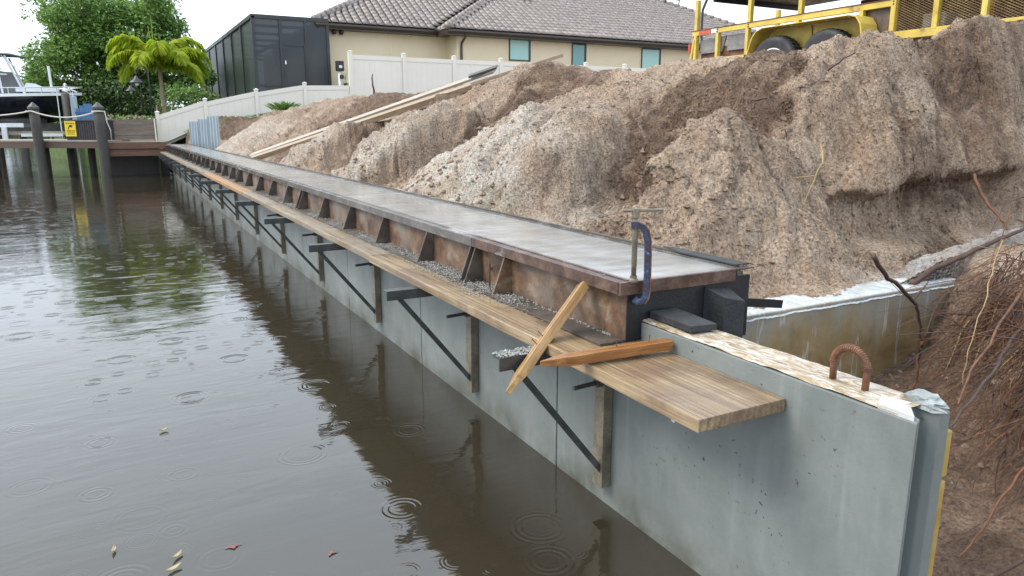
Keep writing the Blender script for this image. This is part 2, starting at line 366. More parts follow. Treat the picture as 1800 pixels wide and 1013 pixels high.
# ------------------------------------------------------------------ gradient noise in numpy
_rng = np.random.RandomState(11); _perm = _rng.permutation(1024); _ang = _rng.rand(1024)*2*np.pi
_gx, _gy = np.cos(_ang), np.sin(_ang)
def pn(x, y, seed=0):
    x = x+seed*17.31; y = y+seed*7.77
    xi = np.floor(x).astype(int); yi = np.floor(y).astype(int); xf, yf = x-xi, y-yi
    u, v = xf*xf*xf*(xf*(xf*6-15)+10), yf*yf*yf*(yf*(yf*6-15)+10)
    def g(ix, iy, dx, dy):
        hh = _perm[(ix+_perm[iy & 1023]) & 1023]; return _gx[hh]*dx+_gy[hh]*dy
    a, b = g(xi, yi, xf, yf), g(xi+1, yi, xf-1, yf); c, d = g(xi, yi+1, xf, yf-1), g(xi+1, yi+1, xf-1, yf-1)
    return ((a+u*(b-a))*(1-v)+(c+u*(d-c))*v)*1.5
def fbm(x, y, oct=4, seed=0, gain=.5):
    t = 0; a = 1
    for i in range(oct): t = t+a*pn(x, y, seed+i); x = x*2.03; y = y*2.03; a *= gain
    return t
def ridged(x, y, oct=4, seed=0):
    t = 0; a = .5
    for i in range(oct): t = t+a*(1-np.abs(pn(x, y, seed+i))*2); x = x*2.1; y = y*2.1; a *= .5
    return t
def sstep(a, b, x):
    t = np.clip((x-a)/(b-a), 0, 1); return t*t*(3-2*t)

# ------------------------------------------------------------------ soil bank
AY = [.5, 1.0, 1.5, 1.9, 2.25, 2.7, 3.05, 3.3, 3.65, 4.2, 4.75, 5.3, 5.9, 6.35, 6.9, 7.5, 8.2, 9.3, 10.2, 11.0, 12.3, 13.8, 15.5, 17.6, 19.3, 21.5, 25, 30]
AV = [.1, -.1, -.75, -.6, .2, .75, .85, .2, -1.0, -.9, .1, .85, .55, -.5, -.95, .3, .35, -.8, -.3, .6, -.85, -.6, .45, .65, -.4, -1.0, -1.0, -.8]
CY = [0, 2.0, 2.4, 2.7, 3.0, 3.5, 4.3, 5.1, 6.2, 7.0, 8.05, 8.7, 9.4, 10.95, 12.5, 16, 20, 23, 26, 30]
CZ = [1.98, 1.98, 1.97, 1.98, 1.965, 1.96, 1.945, 2.00, 1.935, 2.015, 2.10, 2.03, 1.99, 2.01, 1.95, 1.99, 1.93, 1.80, 1.8, 1.8]
TY = [0, 1.5, 2.0, 2.3, 2.7, 3.2, 4, 30]
TX = [1.15, 1.1, 1.0, .85, .62, .52, .47, .47]
def alcove(X, Y):
    s0 = np.clip((X-.5)/2.5, 0, 1.2)
    yw = Y+.16*Y**.35*pn(X*1.3, Y*.9, 3)+.10*pn(X*4, Y*3, 5)-.10*(s0-.4)*Y**.3
    a0 = np.interp(yw, AY, AV)
    return np.tanh(a0*2.3)*.98
def lawn_z(X): return np.interp(X, [-.4, -.1, 1.1, 2.6, 4.2, 6], [.86, .92, 1.47, 1.70, 2.0, 2.02])
def bank(X, Y):
    a = alcove(X, Y)
    xt = np.interp(Y, TY, TX); zc = np.interp(Y, CY, CZ)
    xc = 3.05+.25*pn(Y*.5, X*0, 9)+.06*pn(Y*2.2, X*0, 10)-np.clip(-a, 0, 1)*-.05
    # the bank turns a corner behind the return wall
    Lc = np.interp(X, [0, 1, 2, 3, 4, 9], [1.5, 1.45, 1.25, .80, .62, .6])
    yt0 = 2.46+.05*pn(X*1.7, X*0, 14)+np.interp(X, [0, .6, 1.1, 1.6], [.9, .35, .1, 0])
    sx_ = (X-xt)/(xc-xt); sy_ = (Y-yt0)/Lc
    hh_ = np.clip(.5+.5*(sy_-sx_)/.25, 0, 1); s = sy_*(1-hh_)+sx_*hh_-.25*hh_*(1-hh_)
    s = np.clip(s, 0, 1); zc = zc+.22*sstep(3.1, 4.2, X)*sstep(4.6, 3.4, Y)
    corner = (1-hh_); a = a*(1-corner)+(-.25)*corner
    ex = 2.0**(-a*.95)
    P = s**ex
    # alcoves get a small fan at the foot and a steep scarp above it
    al = np.clip(-a, 0, 1)
    scarp = .22*s+.78*sstep(.30, .92, s)
    P = P*(1-al*.75)+scarp*al*.75
    z = .70+(zc-.70)*P
    over = np.clip((X-xc)/1.3, 0, 1)*sstep(3.0, 4.2, Y)+np.clip((X-5.0)/.5, 0, 1)*sstep(4.2, 3.0, Y)
    z = z-sstep(0, 1, np.clip(over, 0, 1))*np.clip(s, 0, 1)*(zc-1.757)
    # behind the crest the yard is level; towards the far fence it joins the lawn
    far = sstep(19.5, 23.3, Y)
    z = z*(1-far*sstep(2.2, 3.4, X))+lawn_z(X)*far*sstep(2.2, 3.4, X)
    fl = sstep(23.0, 24.0, Y)*sstep(.35, .6, X); z = z*(1-fl)+np.minimum(lawn_z(X), 9)*fl
    # undercut hollow with a brow above it, in the corner behind the return wall
    hole = np.exp(-((X-2.75)/.32)**2-((Y-2.60)/.13)**2); z = z-.30*hole
    hole2 = np.exp(-((X-2.2)/.25)**2-((Y-2.70)/.15)**2); z = z-.12*hole2
    brow = np.exp(-((X-2.8)/.5)**2-((Y-2.86)/.12)**2); z = z+.18*brow
    # sand ridge lying over the buried end of the return wall
    rid = np.exp(-((Y-2.34)/.10)**2)*sstep(1.8, 2.6, X); z = z+(.02+.12*sstep(2.2, 3.2, X))*rid
    z = z-.11*(1-sstep(2.40, 2.66, Y))*sstep(.55, .85, X)*(1-sstep(1.9, 2.4, X))
    # open pit on the near side of the return wall
    xb = np.interp(Y, [0, .9, 1.2, 1.6, 2.0, 2.26], [.72, .80, 1.02, 1.45, 1.82, 2.05])
    k = (1-sstep(xb, xb+.55, X))*(Y < 2.262)
    pit = .04+.10*np.clip(X-.3, 0, 2)+.03*fbm(X*3, Y*3, 3, 21)
    z = z*(1-k)+pit*k
    return z, a, s, k
def axis_y():
    ys = [.25]
    while ys[-1] < 24.4: ys.append(ys[-1]+max(.0085, .0033*(ys[-1]+1.9)))
    return np.array(ys)
ysv = axis_y()
xsv = np.concatenate([np.arange(.145, 3.5, .0115), np.arange(3.5, 4.9, .022), np.arange(5, 30.1, 1.0)])
Xg, Yg = np.meshgrid(xsv, ysv)
Zg, Ag, Sg, Kg = bank(Xg, Yg)
SL = np.gradient(Zg, axis=1)/np.gradient(Xg, axis=1)
steep = sstep(.45, 1.3, SL)
onbank = sstep(.0, .12, Sg)*(1-sstep(4.4, 5.0, Xg))
# slumped lobes, clods and crumbs: rounded swells that meet in sharp creases
def billow(x, y, seed): return np.abs(pn(x, y, seed))
wx, wy = Xg+.10*pn(Xg*2.1, Yg*2.1, 31)+.03*pn(Xg*7, Yg*7, 33), Yg+.10*pn(Xg*2.1, Yg*2.1, 32)+.03*pn(Xg*7, Yg*7, 34)
b1 = billow(wx*.75, wy*1.35, 40); b2 = billow(wx*1.7+3, wy*2.9, 42); b3 = billow(wx*4.2, wy*5.6, 44); b4 = billow(wx*10, wy*12, 46); b5 = billow(wx*23, wy*25, 48)
grain = pn(Xg*70, Yg*70, 71)
fibre = pn(Yg*60, (Zg+.3*Xg)*11, 80)+.6*pn(Yg*120, Zg*22, 81)
rough_ = .55+.65*steep+.25*pn(Xg*1.1, Yg*1.1, 72)
D = .27*(b1-.3)+.13*(b2-.3)+.10*(b3-.3)*rough_+.078*(b4-.3)*rough_+.046*(b5-.3)*rough_+.010*grain+.018*fibre*steep
crease_shade = np.clip(sstep(.10, 0, b1)*.5+sstep(.09, 0, b2)*.5+sstep(.08, 0, b3)*.35, 0, 1)  # mask of the creases, for shade painted into the bank colour
D = D*(1-.45*sstep(.3, .8, (sstep(3.75, 4.3, Yg)*(1-sstep(5.9, 6.5, Yg))*(1-sstep(.22, .46, Sg)))))*(.5+.5*onbank)*(1-.75*Kg*(1-steep))
nx = -SL; ny = -np.gradient(Zg, axis=0)/np.gradient(Yg, axis=0); nn = np.sqrt(nx*nx+ny*ny+1)
w = np.clip((Xg-.145)/.1, 0, 1)*np.clip((Xg-np.interp(Yg, TY, TX)+.3)/.5, .10, 1)*(1-.6*sstep(2.8, 3.1, Xg)*sstep(3.5, 4.2, Yg))
Px, Py, Pz = Xg+nx/nn*D*w*.9, Yg+ny/nn*D*w*.5, Zg+D*w/nn
soil = np.clip(sstep(.1, .85, -Ag)*sstep(.18, .5, Sg)*.75+steep*.55+.55*fbm(Xg*1.6, Yg*1.3, 4, 90)+.10-.25*sstep(.25, .9, Ag), 0, 1)  # brown soil of scarps and alcoves, strengthened to stand in for their shade
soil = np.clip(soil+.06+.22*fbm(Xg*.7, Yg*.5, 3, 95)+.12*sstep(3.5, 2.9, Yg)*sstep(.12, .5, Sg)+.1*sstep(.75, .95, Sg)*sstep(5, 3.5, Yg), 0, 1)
soil = np.clip(soil*.85-.02+.5*crease_shade, 0, 1)  # creases browned as well: their shade is put into the colour
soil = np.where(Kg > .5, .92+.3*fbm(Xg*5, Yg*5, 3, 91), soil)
# the boards lie in a shallow groove up the slope
ba, bb = np.array([.50, 12.75, .93]), np.array([3.12, 9.05, 2.13]); bd = bb-ba; L2 = bd[0]**2+bd[1]**2
tb_ = ((Px-ba[0])*bd[0]+(Py-ba[1])*bd[1])/L2; dd = np.abs((Px-ba[0])*bd[1]-(Py-ba[1])*bd[0])/math.sqrt(L2)
lim = ba[2]+bd[2]*np.clip(tb_, 0, 1)-.17+np.clip(dd-.10, 0, 9)**1.0*.5
Pz = np.where((tb_ > -.05) & (tb_ < 1.0) & (dd < 1.2), np.minimum(Pz, lim), Pz)
# undercut below a sloping brow in the corner of the cut
zb_ = .93+.10*(Px-2.2)+.06*pn(Px*3, Py*3, 97)
rec = sstep(.66, .76, Pz)*(1-sstep(zb_, zb_+.07, Pz))*sstep(2.05, 2.55, Px)*(1-sstep(3.5, 4.2, Px))*sstep(2.40, 2.50, Py)*(1-sstep(3.0, 3.3, Py))
Py = Py+.20*rec; Px = Px+.06*rec
soil = np.clip(soil-.45*rec*sstep(.9, .75, Pz), 0, 1)
capz = (Xg < .47) & (Yg > 1.9); Pz = np.where(capz, np.minimum(Pz, .64), Pz)
white = np.exp(-((Yg-2.35)/.11)**2)*sstep(1.75, 2.05, Xg)
pale = np.clip(sstep(3.75, 4.3, Yg)*(1-sstep(5.9, 6.5, Yg))*(1-sstep(.22, .46, Sg+.10*pn(Xg*2, Yg*2, 98)))+.75*sstep(.1, .6, Ag)*sstep(4.4, 5.2, Yg)*(1-sstep(.30, .62, Sg+.12*pn(Xg*2, Yg*2, 99))), 0, 1)*sstep(.0, .04, Sg)
pale = pale*np.clip(.75+.6*fbm(Xg*3, Yg*3, 3, 100), 0, 1)*(1-.6*crease_shade); soil = soil*(1-.8*pale)
ny_, nx_ = Xg.shape
verts = np.stack([Px, Py, Pz], -1).reshape(-1, 3)
idx = np.arange(ny_*nx_).reshape(ny_, nx_)
quads = np.stack([idx[:-1, :-1], idx[:-1, 1:], idx[1:, 1:], idx[1:, :-1]], -1).reshape(-1, 4)
def npmesh(name, verts, quads, mat, smooth=True):
    me = bpy.data.meshes.new(name)
    me.vertices.add(len(verts)); me.vertices.foreach_set('co', verts.astype(np.float32).ravel())
    me.loops.add(quads.size); me.loops.foreach_set('vertex_index', quads.astype(np.int32).ravel())
    me.polygons.add(len(quads)); me.polygons.foreach_set('loop_start', np.arange(0, quads.size, quads.shape[1], dtype=np.int32))
    me.polygons.foreach_set('loop_total', np.full(len(quads), quads.shape[1], dtype=np.int32))
    me.polygons.foreach_set('use_smooth', np.ones(len(quads), dtype=bool))
    me.update(calc_edges=True); me.validate()
    me.materials.append(MATS[mat])
    o = bpy.data.objects.new(name, me); COL.objects.link(o); ROOT[o.name] = Vector((0, 0, 0)); return o

ALB = .82
m, N, L, b = nmat('sandy_soil')
v = coords(N, L)
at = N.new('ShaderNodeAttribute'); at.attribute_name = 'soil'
aw = N.new('ShaderNodeAttribute'); aw.attribute_name = 'white'; ap = N.new('ShaderNodeAttribute'); ap.attribute_name = 'pale'
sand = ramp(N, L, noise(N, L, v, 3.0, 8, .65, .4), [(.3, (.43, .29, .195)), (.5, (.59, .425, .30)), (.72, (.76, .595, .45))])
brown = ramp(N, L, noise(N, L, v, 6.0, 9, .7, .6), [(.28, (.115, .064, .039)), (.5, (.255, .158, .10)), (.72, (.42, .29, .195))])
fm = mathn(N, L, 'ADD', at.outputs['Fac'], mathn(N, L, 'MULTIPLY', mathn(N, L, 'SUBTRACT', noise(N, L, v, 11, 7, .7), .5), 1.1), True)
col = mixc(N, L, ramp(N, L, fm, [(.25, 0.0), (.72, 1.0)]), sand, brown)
col = mixc(N, L, ap.outputs['Fac'], col, ramp(N, L, noise(N, L, v, 4, 6, .6), [(.3, (.76, .66, .55)), (.7, (.92, .83, .73))]))
och = ramp(N, L, noise(N, L, v, 1.7, 4, .6, .5), [(.60, 0.0), (.74, .55)]); col = mixc(N, L, och, col, (.40, .28, .135))
spk = ramp(N, L, noise(N, L, v, 60, 5, .7), [(.33, .38), (.48, .95), (.70, 1.35)]); col = mixc(N, L, 1.0, col, spk, 'MULTIPLY')  # grain speckle; its dark end paints the shade of small crevices
col = mixc(N, L, mathn(N, L, 'MULTIPLY', aw.outputs['Fac'], ramp(N, L, noise(N, L, v, 9, 5, .6), [(.3, .5), (.55, 1.0)])), col, (.60, .57, .56))
L.new(col, b.inputs['Base Color'])
L.new(ramp(N, L, noise(N, L, v, 5, 4, .6), [(.3, .55), (.7, .85)]), b.inputs['Roughness'])
h1 = noise(N, L, v, 30, 8, .72, .5); n1 = bump(N, L, b, h1, 1.0, .075)
vor = N.new('ShaderNodeTexVoronoi'); vor.inputs['Scale'].default_value = 55; L.new(v, vor.inputs['Vector'])
n2 = bump(N, L, b, vor.outputs['Distance'], .7, .02, n1); bump(N, L, b, noise(N, L, v, 130, 4, .7), .5, .008, n2)
MATS['sandy_soil'] = m; ALB = 1.0
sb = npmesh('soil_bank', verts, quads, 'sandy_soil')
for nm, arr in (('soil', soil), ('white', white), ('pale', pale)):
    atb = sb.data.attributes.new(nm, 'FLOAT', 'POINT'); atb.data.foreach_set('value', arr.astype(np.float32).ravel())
tag(sb, 'excavated bank of wet sand and brown soil behind the seawall', kind='structure')
def zat(x, y):
    j = int(np.clip(np.searchsorted(ysv, y), 0, len(ysv)-1)); i = int(np.clip(np.searchsorted(xsv, x), 0, len(xsv)-1))
    return float(Pz[j, i])

# ------------------------------------------------------------------ lawn, far ground and water
m, N, L, b = nmat('lawn')
v = coords(N, L)
L.new(ramp(N, L, noise(N, L, v, 3, 8, .7), [(.3, (.05, .09, .02)), (.6, (.10, .15, .04)), (.8, (.17, .18, .07))]), b.inputs['Base Color'])
b.inputs['Roughness'].default_value = .9; bump(N, L, b, noise(N, L, v, 30, 5, .7), .8, .03); MATS['lawn'] = m
gx = np.array([-.25, .1, .5, 1.1, 1.8, 2.6, 3.4, 4.2, 6, 10, 20, 40, 90]); gy = np.array([24.3, 25, 27, 30, 40, 60, 120])
GX, GY = np.meshgrid(gx, gy); GZ = lawn_z(GX)-.02
gi = np.arange(GX.size).reshape(GX.shape)
tag(npmesh('lawn', np.stack([GX, GY, GZ], -1).reshape(-1, 3), np.stack([gi[:-1, :-1], gi[:-1, 1:], gi[1:, 1:], gi[1:, :-1]], -1).reshape(-1, 4), 'lawn', False),
    'sloping green lawn of the neighbouring plot', kind='structure')
nb = MB().prism([(-.26, 24.2, -1.5), (-.26, 120, -1.5), (-4.6, 120, -1.5), (-4.0, 40, -1.5), (-3.0, 36, -1.5), (-2.3, 30.5, -1.5), (-.6, 28.5, -1.5)], (0, 0, 2.38)).build('shore_ground', 'lawn')
tag(nb, 'low grassy shore beyond the dock', kind='structure')
bed = MB().box((-400, -60, -2.2), (400, 700, -2.0)).build('canal_bed', 'sandy_soil'); tag(bed, 'muddy bed of the canal', kind='structure')

m, N, L, b = nmat('canal_water')
b.inputs['Base Color'].default_value = (.034, .028, .018, 1); b.inputs['Roughness'].default_value = .03
b.inputs['IOR'].default_value = 1.78; b.inputs['Specular IOR Level'].default_value = .5
v = coords(N, L, (1, 1, 1)); vw = coords(N, L, (.55, 1.55, 1), rot=(0, 0, math.radians(-22)))
big = noise(N, L, vw, 2.3, 3, .5, .7); mid = noise(N, L, vw, 6.5, 4, .55, .6); small = noise(N, L, v, 26, 3, .6)
# patches of calmer and rougher water
pt = ramp(N, L, noise(N, L, v, .7, 3, .5), [(.38, .35), (.62, 1.0)])
def rings(scale, seed, freq, width):
    vv = N.new('ShaderNodeTexCoord'); mpn = N.new('ShaderNodeMapping'); mpn.inputs['Location'].default_value = (seed*3.7, seed*1.9, 0)
    L.new(vv.outputs['Object'], mpn.inputs['Vector'])
    vo = N.new('ShaderNodeTexVoronoi'); vo.voronoi_dimensions = '2D'; vo.inputs['Scale'].default_value = scale; L.new(mpn.outputs[0], vo.inputs['Vector'])
    d = vo.outputs['Distance']; sep = N.new('ShaderNodeSeparateColor'); L.new(vo.outputs['Color'], sep.inputs[0])
    rad = mathn(N, L, 'ADD', mathn(N, L, 'MULTIPLY', sep.outputs[0], .26), .05)
    x = mathn(N, L, 'DIVIDE', mathn(N, L, 'SUBTRACT', d, rad), width)
    env = mathn(N, L, 'POWER', 2.718, mathn(N, L, 'MULTIPLY', mathn(N, L, 'MULTIPLY', x, x), -1.0))
    wv = mathn(N, L, 'SINE', mathn(N, L, 'MULTIPLY', d, freq))
    on = mathn(N, L, 'GREATER_THAN', sep.outputs[1], .45)
    return mathn(N, L, 'MULTIPLY', mathn(N, L, 'MULTIPLY', wv, env), mathn(N, L, 'MULTIPLY', on, sep.outputs[2]))
h = mathn(N, L, 'ADD', mathn(N, L, 'MULTIPLY', mathn(N, L, 'MULTIPLY', big, 1.0), pt), mathn(N, L, 'MULTIPLY', mathn(N, L, 'MULTIPLY', mid, .42), pt))
h = mathn(N, L, 'ADD', h, mathn(N, L, 'MULTIPLY', small, .03))
h = mathn(N, L, 'ADD', h, mathn(N, L, 'MULTIPLY', rings(3.2, 1, 80, .075), .14))
h = mathn(N, L, 'ADD', h, mathn(N, L, 'MULTIPLY', rings(6.5, 2, 70, .09), .06))
bump(N, L, b, h, .12, .05)
MATS['canal_water'] = m
wt = MB().add([(-500, -60, 0), (.06, -60, 0), (.06, 800, 0), (-500, 800, 0)], [(0, 1, 2, 3)]).build('canal_water', 'canal_water', base=False)
tag(wt, 'rippled brown canal water dimpled by rain', kind='structure')

# ------------------------------------------------------------------ seawall of precast panels
WT = .765; WTH = .14; Y0 = .905; YE = 23.4
sw = thing('seawall', 'long grey precast concrete seawall standing in the water', 'seawall', (0.07, Y0, 0))
joints = [Y0] + [2.41+1.53*i for i in range(14)] + [YE]
for i in range(len(joints)-1):
    a, c = joints[i]+(.004 if i else 0), joints[i+1]-.004
    if i == 0:
        pl = [(0, a), (.030, a+.012), (.044, a+.040), (.050, a+.062), (.090, a+.062), (.096, a+.030), (.108, a+.012), (WTH, a+.008), (WTH, c), (0, c)]
    else:
        pl = [(.002, a), (.006, a-.0005), (WTH, a), (WTH, c), (.006, c), (.0, c)] if False else [(0, a), (WTH, a), (WTH, c), (0, c)]
    mb = MB()
    if i == 0:
        mb.prism([(x, y, -1.4) for x, y in pl], (0, 0, 1.4+WT-.012))
    else: mb.box((0, a, -1.4), (WTH, c, WT-.012))
    pn_ = mb.build('wall_panel', 'wall_concrete', sw, bevel=.004)
    if i == 0:
        # rough, stained top skin with uneven edge, gridded
        vs, fs = [], []; ny2, nx2 = 130, 18
        for jy in range(ny2+1):
            for ix in range(nx2+1):
                fx = ix/nx2; y = a+.05+(2.2-a-.05)*jy/ny2; x = .002+(WTH-.004)*fx
                ed = min(fx, 1-fx); e = .012*float(pn(np.array(y*9), np.array(x*30), 3))+.006*float(pn(np.array(y*40), np.array(x*60), 4))
                z = WT-.002+e*.22-(.006+.002*float(pn(np.array(y*14), np.array(2.), 6)) if ed < .02 else 0)
                vs.append((x-.07, y-Y0, z))
        for jy in range(ny2):
            for ix in range(nx2):
                k = jy*(nx2+1)+ix; fs.append((k, k+1, k+nx2+2, k+nx2+1))
        o = raw('top_skin', vs, fs, 'wall_top', pn_, True); o['label'] = 'brown stained top face of the wall end'
        # smooth pale patch and broken lump at the very end
        MB().prism([(.004, a+.010, WT-.014), (.044, a+.044, WT-.014), (.050, a+.064, WT-.014), (.078, a+.064, WT-.014), (.058, a+.13, WT-.014), (.004, a+.10, WT-.014)], (0, 0, .016)).build('pale_patch', 'pale_concrete', pn_, bevel=.002)
        lump_ = MB()
        ring = 14
        for q in range(ring): pass
        prof = []
        vs, fs = [], []
        for jj in range(7):
            for kk in range(ring):
                t = 2*math.pi*kk/ring; rr = (.5+.5*math.cos(jj/6*math.pi/2*1.0))
                rx, ry = .034*rr*(1+.22*R3.uniform(-1, 1)), .055*rr*(1+.22*R3.uniform(-1, 1))
                vs.append((.118+rx*math.cos(t)-.07, a+.062+ry*math.sin(t)-Y0, WT-.015+.034*jj/6*(1+.15*R3.uniform(-1, 1))))
        for jj in range(6):
            for kk in range(ring): fs.append((jj*ring+kk, jj*ring+(kk+1) % ring, (jj+1)*ring+(kk+1) % ring, (jj+1)*ring+kk))
        fs.append(tuple(6*ring+kk for kk in range(ring)))
        raw('broken_edge', vs, fs, 'chipped_concrete', pn_)
        # yellow filler strip up the inner edge, in two lengths
        for z0, z1 in ((-.6, .57), (.582, .70)):
            MB().box((WTH+.001, a+.010, z0), (WTH+.022, a+.055, z1)).build('filler_strip', 'joint_foam', pn_, bevel=.003)
        # lifting eye of bent rebar
        pts = [Vector((.066, 1.177, WT-.03))] + [Vector((.062, 1.129+.048*math.cos(t), WT+.045+.048*math.sin(t))) for t in np.linspace(0, math.pi, 15)] + [Vector((.06, 1.081, WT-.03))]
        MB().tube(pts, .0088, 10).build('lifting_loop', 'rust_rod', pn_, smooth=True)
        mb = MB()
        for q in range(2, len(pts)-1):
            for ff in (0, .5):
                p0 = pts[q-1].lerp(pts[q], ff); d = (pts[q]-pts[q-1]).normalized(); mb.tube([p0-d*.0016, p0+d*.0016], .0104, 10)
        mb.build('rebar_rib', 'rust_rod', pn_)
        # weep hole plug
        MB().lathe((0, 1.70, .47), [(.009, -.002), (.012, .001)], 14, 'X').build('hole_plug', 'white_metal', pn_)

# return wall running inland
rw = thing('return_wall', 'plastic wrapped concrete return wall stained brown, half buried in soil', 'wall', (1.4, 2.27, 0))
ALB = .95
m, N, L, b = nmat('wrapped_concrete')
v = coords(N, L); vs_ = coords(N, L, (5, 1, .6))
col = ramp(N, L, noise(N, L, v, 3, 7, .6, .5), [(.3, (.26, .27, .25)), (.7, (.40, .42, .40))])
st = N.new('ShaderNodeMapRange'); st.inputs[1].default_value = .70; st.inputs[2].default_value = .40
sx2 = N.new('ShaderNodeSeparateXYZ'); L.new(coords(N, L), sx2.inputs[0])
wob = mathn(N, L, 'MULTIPLY', mathn(N, L, 'SUBTRACT', noise(N, L, coords(N, L, (2.6, 1, .6)), 1.7, 5, .6, .3), .5), .75)
L.new(mathn(N, L, 'ADD', sx2.outputs[2], wob), st.inputs[0])
col = mixc(N, L, st.outputs[0], col, ramp(N, L, noise(N, L, v, 5, 6, .6, .6), [(.3, (.20, .135, .065)), (.55, (.32, .23, .12)), (.75, (.42, .33, .20))]))
fold = ramp(N, L, noise(N, L, vs_, 3.2, 4, .5, .25), [(.60, 0.0), (.63, .55), (.66, 0.0)]); col = mixc(N, L, fold, col, (.58, .60, .58))
L.new(col, b.inputs['Base Color']); b.inputs['Roughness'].default_value = .22
bump(N, L, b, noise(N, L, vs_, 3.2, 4, .5, .25), .35, .02); MATS['wrapped_concrete'] = m; ALB = 1.0
mottled('wrap_film', [(.3, (.38, .40, .41)), (.5, (.52, .55, .56)), (.75, (.68, .71, .73))], 8, (.08, .25), stretch=(2, .6, 1), bscale=14, bstr=.6, bdist=.02, dist=1.0)
MB().box((.42, 2.21, -1.0), (2.9, 2.41, .592)).build('wall_core', 'wrapped_concrete', rw, bevel=.006)
vs, fs = [], []; nx2, ny2 = 150, 8
for jy in range(ny2+1):
    for ix in range(nx2+1):
        x = .43+2.3*ix/nx2; y = 2.204+.212*jy/ny2
        z = .600+.006*float(pn(np.array(x*14.), np.array(y*25.), 8))+.004*float(pn(np.array(x*40.), np.array(y*40.), 9))-(.03 if jy in (0, ny2) else 0)
        vs.append((x-1.4, y-2.27, z))
for jy in range(ny2):
    for ix in range(nx2):
        k = jy*(nx2+1)+ix; fs.append((k, k+1, k+nx2+2, k+nx2+1))
raw('plastic_film', vs, fs, 'wrap_film', rw, True)

# ------------------------------------------------------------------ fresh concrete cap and its steel form
CZT = .893; YC = 1.88
cap = thing('concrete_cap', 'freshly trowelled wet concrete cap strip along the seawall', 'concrete cap', (.19, YC, .70))
ysc = [YC+.012]
while ysc[-1] < YE: ysc.append(ysc[-1]+max(.02, .012*ysc[-1]))
ysc[-1] = YE-.01
vs, fs = [], []; nx2 = 26
for y in ysc:
    for ix in range(nx2+1):
        x = -.058+(.436+.058)*ix/nx2
        z = CZT+.0022*float(pn(np.array(x*5.), np.array(y*3.), 12))+.0012*float(pn(np.array(x*9+y*4), np.array(y*14-x*4), 13))
        vs.append((x-.19, y-YC, z-.70))
for jy in range(len(ysc)-1):
    for ix in range(nx2):
        k = jy*(nx2+1)+ix; fs.append((k, k+1, k+nx2+2, k+nx2+1))
raw('trowelled_surface', vs, fs, 'wet_cap', cap, True)
MB().box((-.056, YC+.014, .70), (.434, YE-.02, CZT-.02)).build('cap_body', 'wet_cap', cap)

fm_ = thing('steel_form', 'rusty brown steel formwork with gusset plates holding the wet cap', 'formwork', (-.06, YC, .692))
secs = [YC, 3.0, 6.45, 10.0, 13.6, 17.2, 20.6, YE]
gus = []
for i in range(len(secs)-1):
    a, c = secs[i]+.002, secs[i+1]-.002
    near = i < 2
    MB().box((-.066, a, .694), (-.058, c, .866)).build('side_plate', 'rusty_steel' if i < 3 else 'dark_plate', fm_, bevel=.0015)
    mt = 'rusty_rail' if i == 0 else 'grey_rail'
    MB().prism([(-.104, a, .860), (-.098, a, .860), (-.098, a, .893), (-.066, a, .893), (-.066, a, .901), (-.104, a, .901)], (0, c-a, 0)).build('top_rail', mt, fm_, bevel=.0015)
    MB().box((-.066, a, .8935), (-.052, c, .9050)).build('rail_lip', mt, fm_, bevel=.002)
    MB().box((-.168, a, .6935), (-.066, c, .7015)).build('base_flange', 'dark_plate', fm_, bevel=.0015)
    MB().prism([(.437, a, .70), (.445, a, .70), (.445, a, .893), (.485, a, .893), (.485, a, .902), (.437, a, .902)], (0, c-a, 0)).build('back_rail', 'grey_rail', fm_, bevel=.0015)
    MB().bar((.448, a, .9065), (.448, c, .9065), .014, .007).build('back_lip', 'dark_plate', fm_)
    if i == 0: gus += [2.68, 2.985-.02]
    else:
        n = max(3, round((c-a)/.66)); gus += [a+.55+(c-a-.62)*k/(n-1) for k in range(n)]
        if i > 1 or True: gus.append(a+.012)
for y in sorted(gus):
    MB().prism([(-.066, y, .702), (-.160, y, .702), (-.150, y, .722), (-.100, y, .859), (-.066, y, .859)], (0, .009, 0)).build('gusset', 'dark_plate' if y > 2.7 else 'rusty_steel', fm_, bevel=.0015)
# bent strap hooked in the second bay
mb = MB().tube([(-.108, 2.82, .835), (-.112, 2.80, .81), (-.112, 2.80, .71)], .004, 6); mb.tube([(-.112, 2.80, .81), (-.07, 2.88, .775)], .004, 6)
mb.build('wire_tie', 'dark_plate', fm_)
# black end of the form
MB().prism([(-.064, YC-.0, .694), (.108, YC, .694), (.108, YC, .770), (.148, YC, .770), (.148, YC, .640), (.492, YC, .640), (.492, YC, .872), (-.064, YC, .872)], (0, .012, 0)).build('end_board', 'black_paint', fm_, bevel=.002)
MB().prism([(-.104, YC-.016, .858), (-.104, YC-.016, .9025), (.495, YC-.016, .9025), (.495, YC-.016, .897), (.405, YC-.016, .894), (.405, YC-.016, .858)], (0, .014, 0)).build('end_rail', 'rusty_rail', fm_, bevel=.002)
MB().prism([(.272, YC-.002, .770), (.272, YC-.002, .846), (.300, YC-.075, .835), (.300, YC-.075, .770)][:4], (.10, 0, -.0)).build('corner_block', 'black_pad', fm_, bevel=.003) if False else \
    MB().add([(.270, YC-.001, .660), (.385, YC-.001, .660), (.385, YC-.001, .836), (.270, YC-.001, .850), (.296, YC-.08, .660), (.392, YC-.08, .660), (.392, YC-.08, .800), (.296, YC-.08, .822)],
             [(0, 1, 2, 3), (7, 6, 5, 4), (0, 4, 5, 1), (1, 5, 6, 2), (2, 6, 7, 3), (3, 7, 4, 0)]).build('corner_block', 'black_pad', fm_, bevel=.003)
MB().prism([(.425, 1.885, .9075), (.487, 1.885, .9075), (.487, 2.30, .9075), (.46, 2.33, .9075), (.425, 2.18, .9075)], (0, 0, .006)).build('rubber_strip', 'black_pad', fm_, bevel=.001)
